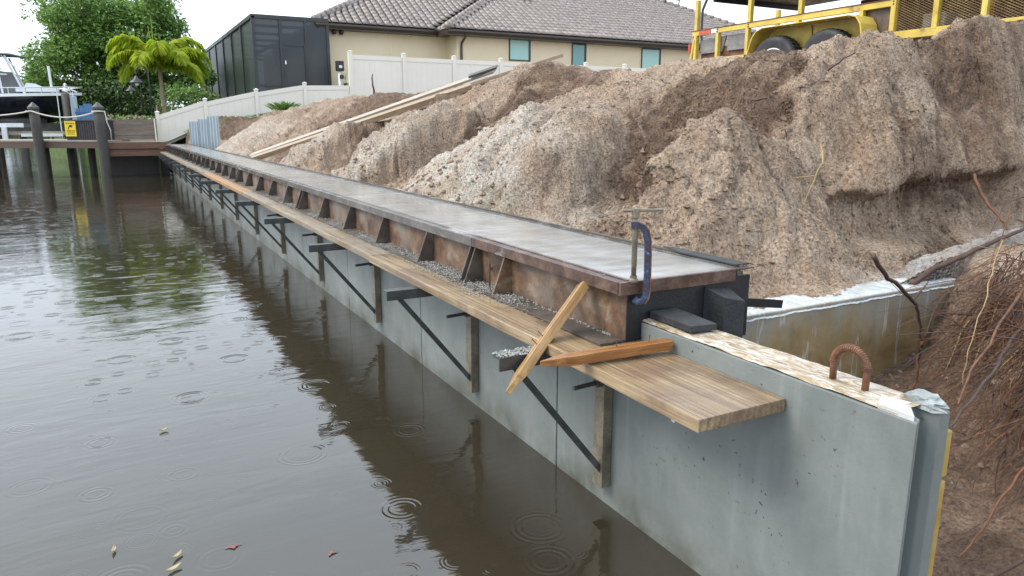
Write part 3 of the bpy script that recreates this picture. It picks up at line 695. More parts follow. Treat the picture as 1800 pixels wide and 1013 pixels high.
MB().bar((.50, 1.95, .87), (.50, 1.95, .64), .05, .006, Vector((0, 1, 0))).build('stop_plate', 'rusty_rail', fm_)
# bolts on the end board
pd = MB().prism([(.018, 1.66, .769), (.112, 1.645, .769), (.138, 1.872, .769), (.026, 1.872, .769)], (0, 0, .022)).build('spacer_board', 'black_pad', bevel=.002)
tag(pd, 'short black spacer board lying on the wall top against the form end', 'board')
bb = MB().prism([(.50, 2.10, .66), (1.02, 2.02, .63), (1.02, 2.00, .63), (1.02, 2.00, .637), (1.02, 2.018, .66), (.50, 2.10, .69)], (0, .006, 0))
bb = MB().bar((.49, 2.12, .735), (.98, 2.165, .655), .045, .006).bar((.49, 2.10, .725), (.98, 2.145, .645), .006, .035).build('steel_bar', 'black_paint')
tag(bb, 'black angle iron bar sticking out behind the form end', 'bar')

# crumbs of spilled concrete along the flange and planks
mb = MB(); rr = random.Random(3)
def crumb_at(x, y, z, r):
    o = len(mb.v); q = []
    for dx, dy, dz in ((1, 0, 0), (0, 1, 0), (-1, 0, 0), (0, -1, 0), (0, 0, 1)):
        k = r*rr.uniform(.6, 1.3); q.append((x+dx*k, y+dy*k, z+dz*k*.8))
    mb.add(q, [(0, 1, 4), (1, 2, 4), (2, 3, 4), (3, 0, 4)])
blobs = [(2.78, .10, .05, 420), (2.55, .10, .035, 220), (2.95, .15, .05, 300), (3.25, .17, .045, 520), (3.42, .12, .03, 160), (3.72, .14, .04, 300), (4.05, .12, .03, 170), (4.5, .16, .04, 360), (5.2, .13, .04, 240), (5.8, .16, .04, 260), (6.7, .16, .04, 260), (7.6, .2, .04, 240), (8.9, .25, .04, 220), (10.5, .4, .04, 240), (13, .8, .04, 260), (17, 1.6, .04, 300)]
for yc, sy, sxx, n in blobs:
    for q in range(int(n*1.3)):
        y = rr.gauss(yc, sy); x = rr.gauss(-.135, sxx)
        if x > -.07 or x < -.24 or y < 2.2: continue
        hz = .702 if x > -.168 else .694
        crumb_at(x, y, hz+max(0, rr.gauss(.004, .006))*math.exp(-((y-yc)/sy)**2), rr.uniform(.0015, .0048))
for q in range(900):
    y = 1.95+rr.random()**1.6*18; crumb_at(rr.uniform(-.084, -.068), y, .701, rr.uniform(.002, .006))
for q in range(700):
    y = 2.0+rr.random()**1.8*12; crumb_at(rr.choice((rr.uniform(-.10, -.05), rr.uniform(.43, .48))), y, .9025, rr.uniform(.0012, .0035))
o = mb.build('concrete_crumbs', 'wet_crumbs', base=False); tag(o, 'grey crumbs of spilled wet concrete along the form', 'concrete', kind='stuff')

# ------------------------------------------------------------------ wall brackets
YB = [2.054, 3.178, 4.70, 6.25, 7.84, 9.43, 11.05, 12.66, 14.26, 15.86, 17.46, 19.06, 20.66, 22.2]
def make_bracket(y):
    t = thing('wall_bracket', 'x', 'bracket', (0, y, .08))
    # channel post flat against the wall
    MB().prism([(-.002, y-.030, .085), (-.002, y-.024, .085), (-.036, y-.024, .085), (-.036, y+.024, .085), (-.002, y+.024, .085), (-.002, y+.030, .085), (-.042, y+.030, .085), (-.042, y-.030, .085)], (0, 0, .565)).build('post', 'bracket_steel', t, bevel=.0015)
    MB().prism([(-.004, y-.026, .6535), (-.004, y+.026, .6535), (-.004, y+.026, .647), (-.004, y-.018, .647), (-.004, y-.018, .608), (-.004, y-.026, .608)], (-.46, 0, 0)).build('arm', 'bracket_arm', t, bevel=.0012)
    MB().bar((-.40, y-.012, .612), (-.022, y-.012, .135), .012, .022).build('brace', 'bracket_arm', t, bevel=.001)
    bl = MB().tube([(-.025, y-.012, .50), (-.165, y-.016, .494)], .0085, 8).build('clamp_screw', 'bracket_arm', t, smooth=False)
    MB().lathe((-.056, y-.013, .499), [(.018, -.012), (.018, .012)], 6, 'X').build('nut', 'bracket_arm', bl)
    return t
names = ['nearest steel wall bracket, under the bare plank end', 'second steel wall bracket from the plank end, its arm below the crossed stakes',
         'third steel wall bracket from the plank end', 'fourth steel wall bracket from the plank end', 'fifth steel wall bracket from the plank end', 'sixth steel wall bracket from the plank end',
         'seventh steel wall bracket from the plank end', 'eighth steel wall bracket from the plank end', 'ninth steel wall bracket from the plank end', 'tenth steel wall bracket from the plank end',
         'fourth steel wall bracket from the dock', 'third steel wall bracket from the dock', 'second steel wall bracket from the dock', 'steel wall bracket nearest the dock']
names[0] = 'nearest steel wall bracket, its arm crossed by the leaning stake'; names[1] = 'second steel wall bracket from the plank end, dark bare arm sticking out'
br0 = make_bracket(YB[0]); br0['group'] = 'brackets carrying the walkway planks'; br0['label'] = names[0]
for y, nm in zip(YB[1:], names[1:]):
    c = copy_tree(br0); c.location = (0, y, .08); c['label'] = nm; c.rotation_euler = (0, 0, math.radians(R3.uniform(-1, 1)))
mb = MB(); rr = random.Random(5)
for q in range(260): crumb_at(rr.uniform(-.46, -.30), YB[0]+rr.uniform(-.03, .03), .6545+rr.random()*.008, rr.uniform(.003, .008))
o = mb.build('concrete_crumbs', 'wet_crumbs', base=False); tag(o, 'grey concrete crumbs on the nearest bracket arm', 'concrete', kind='stuff')

# ------------------------------------------------------------------ walkway planks
PL = [(1.262, 3.915, 'plank_wood', 'wide tan plank with a bare sawn end on the nearest brackets'),
      (3.925, 6.98, 'plank_old', 'weathered plank butted behind the tan plank on the brackets'),
      (6.99, 8.50, 'plank_old', 'short grey splashed plank before the orange plank'),
      (8.51, 12.3, 'plank_orange', 'fresh orange plank in the walkway along the wall'),
      (12.31, 16.2, 'plank_old', 'dull plank just beyond the orange plank'),
      (16.21, 20.0, 'plank_old', 'dull plank second beyond the orange plank'), (20.01, 23.3, 'plank_old', 'dull plank at the dock end of the walkway')]
for k, (a, c, mt, lb) in enumerate(PL):
    mb = MB(); ww = .308 if k == 0 else .296
    nseg = 24; vs = []
    for i in range(nseg+1):
        y = a+(c-a)*i/nseg; dx = .004*float(pn(np.array(y*1.7), np.array(k*3.), 15)); dz = 0.0
        vs += [(-ww+dx, y, .6555), (-.003, y, .6555), (-.003, y, .6915+dz), (-ww+dx, y, .6915+dz)]
    fs = [(0, 1, 2, 3), tuple(nseg*4+q for q in (3, 2, 1, 0))]
    for i in range(nseg):
        for q in range(4): fs.append((i*4+q, i*4+4+q, i*4+4+(q+1) % 4, i*4+(q+1) % 4))
    o = mb.add(vs, fs).build('walkway_plank', mt, bevel=.003 if k < 2 else 0)
    tag(o, lb, 'plank', 'planks of the walkway')
# ------------------------------------------------------------------ two pointed stakes
def stake(a, b_, w, h, mat, label, roll=0.0, tip=.10, nails=()):
    a, b_ = Vector(a), Vector(b_); Ln = (b_-a).length
    n = 10; vs = []
    rows = [0, tip*.5, tip]+[tip+(Ln-tip)*i/n for i in range(1, n+1)]
    for i, x in enumerate(rows):
        k = .12+.88*min(1, x/tip); wb = .0012*math.sin(x*37)
        for sy, sz in ((-1, -1), (1, -1), (1, 1), (-1, 1)): vs.append((x, sy*w/2*k+wb, sz*h/2*(.55+.45*min(1, x/tip))))
    fs = [(3, 2, 1, 0), tuple((len(rows)-1)*4+q for q in range(4))]
    for i in range(len(rows)-1):
        for q in range(4): fs.append((i*4+q, i*4+(q+1) % 4, i*4+4+(q+1) % 4, i*4+4+q))
    root = thing('wooden_stake', label, 'stake', a)
    ROOT[root.name] = Vector((0, 0, 0))
    MB().add(vs, fs).build('shaft', mat, root, bevel=.002)
    for x, yy in nails:
        MB().tube([(x, yy, h/2-.004), (x+.004, yy+.002, h/2+.022)], .0017, 6).lathe((x+.004, yy+.002, h/2+.0215), [(.0042, 0), (.0042, .0015)], 8).build('nail', 'rust_rod', root)
    u, nn_ = frame(b_-a); M = Matrix(((b_-a).normalized(), -u, nn_)).transposed().to_4x4()
    root.matrix_world = Matrix.Translation(a) @ M @ Matrix.Rotation(roll, 4, 'X')
    return root
stake((-.474, 1.955, .560), (-.100, 2.085, .852), .052, .030, 'stake_wood', 'pointed wooden stake leaning tip down against the form side', math.radians(-35), .09, ((.2, .0), (.235, -.004)))
stake((-.462, 1.770, .712), (-.012, 1.722, .722), .040, .030, 'stake_dark', 'wet orange pointed stake lying flat across the tan plank', 0, .085, ((.26, .004), (.375, .0)))

# ------------------------------------------------------------------ C clamp on the form corner
cx, cy = -.055, 1.863
ct = thing('c_clamp', 'worn blue C clamp with T handle gripping the form corner', 'clamp', (cx, cy, .84))
E1 = Vector((.80, -.60, 0)).normalized()          # direction from the screw to the clamp back
def cp(u, z): return Vector((cx, cy, 0))+E1*u+Vector((0, 0, z))
path = [(-.014, 1.090), (.006, 1.091), (.022, 1.084), (.034, 1.066), (.040, 1.040), (.042, 1.0), (.043, .93), (.043, .872), (.040, .852), (.030, .838), (.016, .836), (.004, .846)]
mb = MB(); vs = []; side = E1.cross(Vector((0, 0, 1)))
for i, (u, z) in enumerate(path):
    q0, q1 = path[max(0, i-1)], path[min(len(path)-1, i+1)]
    t = Vector((q1[0]-q0[0], q1[1]-q0[1])).normalized(); nr = Vector((-t.y, t.x)); hw = (.011 if i in (0, len(path)-1) else .0105); tw = .013 if i < 2 else .0095
    for a_, c_ in ((-1, -1), (1, -1), (1, 1), (-1, 1)): vs.append(cp(u+nr.x*a_*hw, z+nr.y*a_*hw)+side*(c_*tw))
fs = [(3, 2, 1, 0), tuple((len(path)-1)*4+q for q in range(4))]
for i in range(len(path)-1):
    for q in range(4): fs.append((i*4+q, i*4+4+q, i*4+4+(q+1) % 4, i*4+(q+1) % 4))
MB().add(vs, fs).build('clamp_frame', 'blue_paint', ct, bevel=.0025)
rib = MB(); vs = []
for i, (u, z) in enumerate(path[2:10]):
    q0, q1 = path[2+max(0, i-1)], path[2+min(7, i+1)]
    t = Vector((q1[0]-q0[0], q1[1]-q0[1])).normalized(); nr = Vector((-t.y, t.x))
    vs += [cp(u+nr.x*.010, z+nr.y*.010)+side*.0145, cp(u+nr.x*.0135, z+nr.y*.0135)+side*.0145, cp(u+nr.x*.0135, z+nr.y*.0135)-side*.0145, cp(u+nr.x*.010, z+nr.y*.010)-side*.0145]
fs = [(3, 2, 1, 0), tuple(28+q for q in range(4))]
for i in range(7):
    for q in range(4): fs.append((i*4+q, i*4+4+q, i*4+4+(q+1) % 4, i*4+(q+1) % 4))
rib.add(vs, fs).build('edge_rib', 'rust_rod', ct, bevel=.001)
sc_ = MB().tube([(cx, cy, .915), (cx, cy, 1.135)], .0085, 10).build('screw', 'bracket_steel', ct, smooth=True)
mb = MB()
for q in range(26): mb.tube([(cx, cy, .955+q*.0052), (cx, cy, .955+q*.0052+.0024)], .0097, 10)
mb.build('thread', 'bracket_steel', sc_)
MB().lathe((cx, cy, .903), [(.016, 0), (.016, .006), (.011, .012), (.012, .020)], 14).build('swivel_pad', 'bracket_steel', sc_)
MB().lathe((cx, cy, 1.112), [(.012, 0), (.013, .030)], 10).build('collar', 'bracket_steel', sc_)
hd = Vector((.93, -.37, 0))
MB().tube([Vector((cx, cy, 1.135))-hd*.042, Vector((cx, cy, 1.137))+hd*.090], .0052, 8).build('t_handle', 'bracket_steel', sc_)
MB().prism([(-.108, 1.862, .9028), (-.098, 1.845, .9028), (.02, 1.86, .9028), (.02, 1.90, .9028), (-.104, 1.91, .9028)], (0, 0, .0005)) if False else None

# ------------------------------------------------------------------ lumber lying up the bank
def lumber(a, b_, w, h, mat, label, cat='board', group=None, name='lumber_board', up=Vector((0, 0, 1))):
    a, b_ = Vector(a), Vector(b_); d = (b_-a); Ln = d.length; d.normalize(); u, n_ = frame(d, up)
    o = MB().box((0, -w/2, -h/2), (Ln, w/2, h/2)).build(name, mat, bevel=.004, base=False)
    o.matrix_world = Matrix.Translation(a) @ Matrix((d, -u, n_)).transposed().to_4x4()
    return tag(o, label, cat, group)
UP = Vector((-.55, 0, .83))
lumber((.50, 12.75, .93), (3.12, 9.05, 2.13), .13, .032, 'lumber_pale', 'long pale board lying on top of another up the bank', group='boards lying up the bank', up=UP)
lumber((.47, 12.62, .868), (2.98, 9.0, 1.985), .12, .075, 'lumber', 'long brown timber under the pale board up the bank', group='boards lying up the bank', up=UP)
lumber((2.86, 9.30, 2.06), (3.14, 9.02, 2.175), .11, .028, 'lumber_dark', 'short dark timber end sticking up beside the pale board', group='boards lying up the bank', up=UP)
lumber((2.70, 8.9, 1.93), (3.98, 8.72, 2.335), .045, .045, 'lumber', 'thin timber poking up over the crest against the house wall', group='boards lying up the bank')

# ------------------------------------------------------------------ corrugated sheets by the far fence
def corr(a, b_, zb, zt, label, lean):
    a, b_ = Vector(a), Vector(b_); Ln = (b_-a).length; d = (b_-a).normalized(); n_ = Vector((-d.y, d.x, 0))
    k = int(Ln/.026); pr = []
    for i in range(k+1):
        ph = (i % 4); off = .035 if ph in (1, 2) else 0
        pr.append((i*Ln/k, off))
    vs, fs = [], []
    for th in (0, .006):
        for x, off in pr:
            for z in (zb, zt): vs.append(a+d*x+n_*(off+th)+Vector((0, 0, z))+n_*(lean*(z-zb)))
    m_ = len(pr)
    for i in range(m_-1):
        fs.append((i*2, i*2+2, i*2+3, i*2+1)); q = m_*2; fs.append((q+i*2+1, q+i*2+3, q+i*2+2, q+i*2))
        fs.append((i*2+1, i*2+3, q+i*2+3, q+i*2+1))
    o = MB().add(vs, fs).build('corrugated_sheet', 'galvanised'); tag(o, label, 'metal sheet', 'corrugated sheets at the far fence')
corr((.47, 22.75, 0), (.69, 22.45, 0), .60, 1.53, 'shortest corrugated steel sheet, nearest the fence post', .02)
corr((.68, 22.42, 0), (.89, 22.15, 0), .60, 1.59, 'middle corrugated steel sheet of the three', .02)
corr((.885, 22.10, 0), (1.12, 21.8, 0), .60, 1.67, 'tallest corrugated steel sheet, beside the dark soil', .02)

# ------------------------------------------------------------------ vinyl fences
def fence_run(root, posts, yf, pw=.105):
    for i, (x, zb, zt) in enumerate(posts):
        ps = MB().box((x-pw/2, yf-pw/2, zb-.3), (x+pw/2, yf+pw/2, zt)).build('post', 'vinyl', root, bevel=.004)
        hw = pw/2+.012
        MB().add([(x-hw, yf-hw, zt), (x+hw, yf-hw, zt), (x+hw, yf+hw, zt), (x-hw, yf+hw, zt), (x-hw, yf-hw, zt+.025), (x+hw, yf-hw, zt+.025), (x+hw, yf+hw, zt+.025), (x-hw, yf+hw, zt+.025), (x, yf, zt+.055)],
                 [(3, 2, 1, 0), (0, 1, 5, 4), (1, 2, 6, 5), (2, 3, 7, 6), (3, 0, 4, 7), (4, 5, 8), (5, 6, 8), (6, 7, 8), (7, 4, 8)]).build('post_cap', 'vinyl', ps)
def panel(root, x0, x1, zb0, zb1, zt0, zt1, yf):
    n = max(4, int((x1-x0)/.18))
    for k in range(n):
        u0, u1 = k/n, (k+1)/n; a, c = x0+(x1-x0)*u0+.0008, x0+(x1-x0)*u1-.0008
        l = lambda p0, p1, t: p0+(p1-p0)*t
        MB().prism([(a, yf-.012, l(zb0, zb1, u0)), (c, yf-.012, l(zb0, zb1, u1)), (c, yf-.012, l(zt0, zt1, u1)-.10), (a, yf-.012, l(zt0, zt1, u0)-.10)], (0, .024, 0)).build('fence_board', 'vinyl', root)
    MB().prism([(x0, yf-.028, zt0-.14), (x1, yf-.028, zt1-.14), (x1, yf-.028, zt1), (x0, yf-.028, zt0)], (0, .056, 0)).build('top_rail', 'vinyl', root, bevel=.004)
    MB().prism([(x0, yf-.024, zb0-.06), (x1, yf-.024, zb1-.06), (x1, yf-.024, zb1+.05), (x0, yf-.024, zb0+.05)], (0, .048, 0)).build('bottom_rail', 'vinyl', root)
YF = 24.5
lf = thing('low_fence', 'low off white vinyl fence stepping up the slope from the dock', 'fence', (2.7, YF, 1.0))
lp = [(-.20, .90, 1.79), (1.15, 1.47, 2.19), (2.66, 1.70, 2.50), (4.17, 2.0, 2.735)]
fence_run(lf, lp, YF)
lq = lp+[(5.68, 2.02, 2.76)]
for (x0, b0, t0), (x1, b1, t1) in zip(lq[:-1], lq[1:]): panel(lf, x0+.055, x1-.055, b0-.06, b1-.06, t0-.06, t1-.05, YF)
tf = thing('tall_fence', 'tall off white vinyl privacy fence in front of the beige house', 'fence', (11, YF+.0, 2.0))
tp = [(5.70+1.86*i, 2.02, 3.775) for i in range(9)]
fence_run(tf, tp, YF, .125)
for (x0, b0, t0), (x1, b1, t1) in zip(tp[:-1], tp[1:]): panel(tf, x0+.064, x1-.064, b0-.05, b1-.05, t0-.09, t1-.09, YF)

# ------------------------------------------------------------------ house
hs = thing('house', 'beige stucco house with barrel tile roof behind the tall fence', 'house', (14, 30, 2.0))
HY, HL = 26.5, 27.5
MB().box((10.45, HY, 1.9), (29.0, 40, 4.88)).build('wall', 'stucco', hs)
MB().box((5.75, HL, 1.9), (10.449, 40, 4.93)).build('wall', 'stucco', hs)
MB().box((8.15, HL-.012, 2.0), (8.19, HL-.001, 4.9)).build('wall_conduit', 'stucco_trim', hs)
# eaves: soffit, fascia and gutter
EZ = 4.90
def eave(x0, x1, y, z):
    f_ = MB().box((x0, y, z-.17), (x1, y+.03, z+.02)).build('fascia', 'fascia', hs)
    MB().prism([(x0, y-.002, z-.13), (x0, y-.065, z-.13), (x0, y-.12, z-.06), (x0, y-.12, z), (x0, y-.002, z)], (x1-x0, 0, 0)).build('gutter', 'fascia', f_)
eave(9.9, 29.5, HY-.45, EZ); eave(5.25, 9.88, HL-.45, EZ+.05)
MB().box((9.92, HY-.42, EZ-.17), (29.4, HY-.002, EZ-.15)).build('soffit', 'fascia', hs)
MB().box((5.28, HL-.42, EZ-.12), (10.44, HL-.002, EZ-.10)).build('soffit', 'fascia', hs)
MB().box((9.88, HY-.45, EZ-.17), (9.91, HL-.35, EZ+.02)).build('fascia', 'fascia', hs)
MB().box((5.22, HL-.45, EZ-.12), (5.25, 39.5, EZ+.07)).build('fascia', 'fascia', hs)
# downspouts
MB().tube([(10.62, HY-.50, EZ-.10), (10.62, HY-.42, EZ-.22), (10.62, HY-.08, EZ-.42), (10.62, HY-.05, EZ-.55), (10.62, HY-.05, 2.0)], .05, 8).build('downspout', 'fascia', hs)
MB().tube([(5.33, HL-.50, EZ-.05), (5.35, HL-.42, EZ-.20), (5.55, HL-.15, EZ-.42), (5.62, HL-.08, EZ-.55), (5.62, HL-.08, 2.0)], .05, 8).build('downspout', 'bronze_frame', hs)
def window(x0, x1, z0, z1, blind):
    w_ = MB().box((x0-.06, HY-.015, z0-.06), (x1+.06, HY-.001, z1+.06)).build('window', 'stucco_trim', hs)
    t_ = .05
    for a, c in (((x0, z0), (x0+t_, z1)), ((x1-t_, z0), (x1, z1)), ((x0+t_, z1-t_), (x1-t_, z1)), ((x0+t_, z0), (x1-t_, z0+t_))):
        MB().box((a[0], HY-.05, a[1]), (c[0], HY-.016, c[1])).build('frame', 'window_frame', w_)
    MB().box((x0+t_, HY-.030, z0+t_), (x1-t_, HY-.018, z1-t_)).build('pane', 'blind' if blind else 'teal_glass', w_)
    if not blind: MB().box((x0+t_, HY-.042, z0+.42), (x1-t_, HY-.031, z0+.47)).build('frame', 'window_frame', w_)
    MB().box((x1-.09, HY-.047, z0+t_), (x1-t_, HY-.031, z1-t_)).build('frame', 'window_frame', w_)
window(12.68, 13.66, 3.93, 4.77, True); window(15.62, 16.34, 3.4, 4.73, False); window(19.22, 20.3, 3.3, 4.72, True)
# roof deck
PT = .5; ye = HY-.45; yl = HL-.45; RS = 6.6
rd = MB()
rd.add([(9.88, ye, EZ+.02), (29.5, ye, EZ+.02), (29.5-RS, ye+RS, EZ+.02+PT*RS), (9.88+RS, ye+RS, EZ+.02+PT*RS)], [(0, 1, 2, 3)])
rd.add([(9.88, ye, EZ+.02), (9.88+RS, ye+RS, EZ+.02+PT*RS), (9.88, ye+2*RS, EZ+.02)], [(0, 1, 2)])
rd.add([(29.5, ye, EZ+.02), (29.5, ye+2*RS, EZ+.02), (29.5-RS, ye+RS, EZ+.02+PT*RS)], [(0, 1, 2)])
rd.add([(9.88, ye+2*RS, EZ+.02), (9.88+RS, ye+RS, EZ+.02+PT*RS), (29.5-RS, ye+RS, EZ+.02+PT*RS), (29.5, ye+2*RS, EZ+.02)], [(0, 1, 2, 3)])
LS = 5.2; zl = EZ+.07
rd.add([(5.25, yl, zl), (16, yl, zl), (16, yl+LS, zl+PT*LS), (5.25+LS, yl+LS, zl+PT*LS)], [(0, 1, 2, 3)])
rd.add([(5.25, yl, zl), (5.25+LS, yl+LS, zl+PT*LS), (5.25, yl+2*LS, zl)], [(0, 1, 2)])
rd.add([(5.25, yl+2*LS, zl), (5.25+LS, yl+LS, zl+PT*LS), (16, yl+LS, zl+PT*LS), (16, yl+2*LS, zl)], [(0, 1, 2, 3)])
roof = rd.build('roof', 'roof_deck', hs)
# barrel tile, 12 faces, long axis +Y up the slope
def tile_geo():
    vs, fs = [], []; n = 5
    for yy, r in ((0, .108), (.44, .094)):
        for k in range(n+1):
            t = math.pi*k/n; vs.append((-r*math.cos(t)*1.05, yy, r*math.sin(t)*.85+(.040 if yy == 0 else 0)))
        vs.append((.150, yy, .004))
    m_ = n+2
    for k in range(m_-1): fs.append((k, k+1, m_+k+1, m_+k))
    fs.append(tuple(reversed(range(n+1))))
    return vs, fs
TV, TF = tile_geo()
tm = bpy.data.meshes.new('roof_tile'); tm.from_pydata(TV, [], TF); tm.materials.append(MATS['roof_tile']); tm.update()
tm.polygons.foreach_set('use_smooth', [True]*len(tm.polygons))
hb = MB().tube([(0, 0, 0), (0, .40, -.01)], [.125, .105], 10)
cosP = 1/math.sqrt(1+PT*PT); ang = math.atan(PT); tiles = []
RB = Vector((14, 30, 2.0))
rt = random.Random(4)
EXPO = .355; TW = .285
for row in range(0, 18):
    s_ = row*EXPO*cosP
    if s_ > RS-.2: break
    x = 9.88+s_+.15
    while x < 29.5-s_-.1: tiles.append((x, ye+s_-.04, EZ+.03+PT*s_, 0)); x += TW
for row in range(0, 14):
    s_ = row*EXPO*cosP
    if s_ > LS-.2: break
    x = 5.25+s_+.15
    while x < 9.95+s_-1.0+1.0*1: 
        if x < 9.88+(s_+yl-ye)-.75 or s_ < .2 and x < 9.8: tiles.append((x, yl+s_-.04, zl+.01+PT*s_, 0))
        x += TW
# side strip of the projecting wing
for row in range(0, 14):
    s_ = row*EXPO*cosP; y = ye+s_+.15
    while y < yl+s_-.05: tiles.append((9.88+s_-.04, y, EZ+.03+PT*s_, 1)); y += TW
tiles.sort(key=lambda q: (q[0]+1.5)**2+q[1]**2+ (0 if q[2] < 7.2 else 1e4))
def tmat(q):
    if q[3] == 0: M = Matrix.Rotation(ang+rt.uniform(-.012, .012), 4, 'X')
    else: M = Matrix.Rotation(-math.pi/2, 4, 'Z') @ Matrix.Rotation(ang, 4, 'X')
    return Matrix.Translation((q[0], q[1], q[2]+rt.uniform(-.004, .004))) @ M
for q in tiles[:299]:
    o = bpy.data.objects.new('roof_tile', tm); COL.objects.link(o); o.parent = roof; o.matrix_local = Matrix.Translation(-RB) @ tmat(q)
mb = MB()
for q in tiles[299:]:
    M = tmat(q); mb.add([M @ Vector(p_) for p_ in TV], TF)
o = mb.build('roof_tiles', 'roof_tile', roof, smooth=True); o['kind'] = 'stuff'
def hip(a, b_):
    a, b_ = Vector(a), Vector(b_); n = int((b_-a).length/.36); d = (b_-a)/n
    for i in range(n):
        q = a+d*i; u_ = d.normalized()
        MB().tube([q+Vector((0, 0, .03)), q+d*1.15+Vector((0, 0, .0))], [.135, .11], 9).build('ridge_tile', 'roof_tile', roof, smooth=True)
hip((9.86, ye-.02, EZ+.10), (9.88+5.0, ye+5.0, EZ+.10+PT*5.0)); hip((29.5, ye, EZ+.10), (29.5-RS, ye+RS, EZ+.10+PT*RS)); hip((5.23, yl-.02, zl+.08), (5.25+3.2, yl+3.2, zl+.08+PT*3.2))
for x, s_ in ((15.2, 3.6), (18.3, 4.6)):
    MB().box((x-.14, ye+s_-.1, EZ+PT*s_), (x+.14, ye+s_+.18, EZ+.30+PT*s_)).lathe((x, ye+s_, EZ+.28+PT*s_), [(.16, 0), (.17, .05), (.05, .09)], 10).build('roof_vent', 'fascia', roof)
MB().tube([(24.2, 31.0, 7.2), (24.2, 31.0, 8.3)], .05, 6).tube([(24.2, 31.0, 7.75), (25.1, 31.0, 7.75), (25.3, 31, 8.0)], .03, 6).tube([(25.1, 31, 7.75), (25.05, 31, 7.4)], .03, 6).build('antenna', 'fascia', roof)
# flood lights
for dx in (0, .26):
    fl = MB().lathe((6.02+dx, HL-.10, EZ-.27), [(.05, .0), (.085, .09), (.088, .12), (.02, .16)], 12).build('flood_light', 'lamp_metal', hs)
    MB().lathe((6.02+dx, HL-.10, EZ-.273), [(.075, -.004), (.078, .002)], 12).build('lens', 'white_metal', fl)

# meter post and filter tank between fence and house
mp_ = thing('meter_post', 'white pipe post with black meter box beside the house corner', 'meter', (5.80, 26.2, 2.0))
MB().tube([(5.80, 26.2, 1.95), (5.80, 26.2, 3.30)], .05, 10).build('pipe', 'white_metal', mp_, smooth=True)
bx_ = MB().box((5.69, 26.10, 3.28), (5.95, 26.3, 3.62)).build('meter_box', 'bench_black', mp_, bevel=.02)
MB().box((5.77, 26.09, 3.38), (5.88, 26.099, 3.47)).build('dial', 'white_metal', bx_)
MB().lathe((5.86, 26.14, 3.02), [(.06, 0), (.075, .03), (.075, .11), (.05, .14)], 10).build('valve', 'bench_black', mp_)
ft = thing('filter_tank', 'cream rounded pool filter tank behind the low fence', 'tank', (6.25, 26.3, 2.0))
MB().lathe((6.25, 26.3, 2.0), [(.28, 0), (.28, .85), (.30, .86), (.30, .92), (.28, .94), (.27, 1.1), (.20, 1.22), (.06, 1.28)], 20).build('body', 'tank_cream', ft, smooth=True)
MB().tube([(6.25, 26.3, 3.27), (6.25, 26.3, 3.38)], .035, 8).build('gauge', 'bench_black', ft)
MB().tube([(6.0, 26.2, 2.5), (5.95, 26.15, 2.85), (6.1, 26.12, 2.88)], .035, 8).build('pipe', 'bench_black', ft)

# ------------------------------------------------------------------ screened pool cage
cg = thing('pool_cage', 'dark screened pool enclosure with bronze frame beside the house', 'screen enclosure', (3.14, 27, 2.0))
CX, CY0, CZ1, CYE = 3.14, 27.0, 5.03, 44.0
def bm_(a, b_, w=.10, h=.10, nm='frame_bar'): MB().bar(a, b_, w, h).build(nm, 'bronze_frame', cg)
for x in (CX, 4.03, 4.90, 5.66): bm_((x, CY0, 1.8), (x, CY0, CZ1), .12 if x < 4 else .09)
bm_((CX-.06, CY0, CZ1), (5.7, CY0, CZ1), .12, .13); bm_((CX, CY0, 2.78), (5.7, CY0, 2.78), .06, .07); bm_((CX, CY0, 2.1), (5.7, CY0, 2.1), .06, .10)
for k in range(0, 8):
    y = CY0+2.43*k
    if k: bm_((CX, y, 1.8), (CX, y, CZ1))
    bm_((CX, y+.0, CZ1+.002), (CX+9 if k > 5 else 5.7, y, CZ1+.002), .06, .10)
bm_((CX, CY0, CZ1), (CX, CYE, CZ1), .12, .13); bm_((CX, CY0, 2.1), (CX, CYE, 2.1))
for x0, x1 in ((CX+.02, 4.02), (4.91, 5.66)):
    for z0, z1 in ((2.12, 2.779), (2.781, CZ1-.05)): MB().box((x0, CY0-.004, z0), (x1, CY0+.004, z1)).build('screen_panel', 'insect_screen', cg)
MB().box((4.03, CY0-.004, 4.19), (4.90, CY0+.004, CZ1-.05)).build('screen_panel', 'insect_screen', cg)
dr = MB().bar((4.10, CY0-.01, 2.1), (4.10, CY0-.01, 4.18), .07, .05).bar((4.83, CY0-.01, 2.1), (4.83, CY0-.01, 4.18), .07, .05).bar((4.10, CY0-.01, 4.16), (4.83, CY0-.01, 4.16), .05, .07).bar((4.10, CY0-.01, 2.80), (4.83, CY0-.01, 2.80), .05, .07).build('screen_door', 'bronze_frame', cg)
MB().box((4.09, CY0-.012, 2.79), (4.84, CY0-.006, 4.17)).build('screen_mesh', 'insect_screen', dr); MB().box((4.09, CY0-.012, 2.1), (4.84, CY0-.006, 2.785)).build('screen_mesh', 'insect_screen', dr)
MB().box((4.12, CY0-.06, 3.50), (4.16, CY0-.03, 3.62)).build('handle', 'chrome', dr)
for k in range(7):
    y = CY0+2.43*k; MB().box((CX-.004, y+.05, 2.15), (CX+.004, min(y+2.38, CYE), CZ1-.07)).build('screen_panel', 'side_screen', cg)
# solid back of the lanai seen through the screens
MB().box((CX, 44.05, 1.8), (5.7, 44.2, CZ1)).build('screen_panel', 'side_screen', cg)

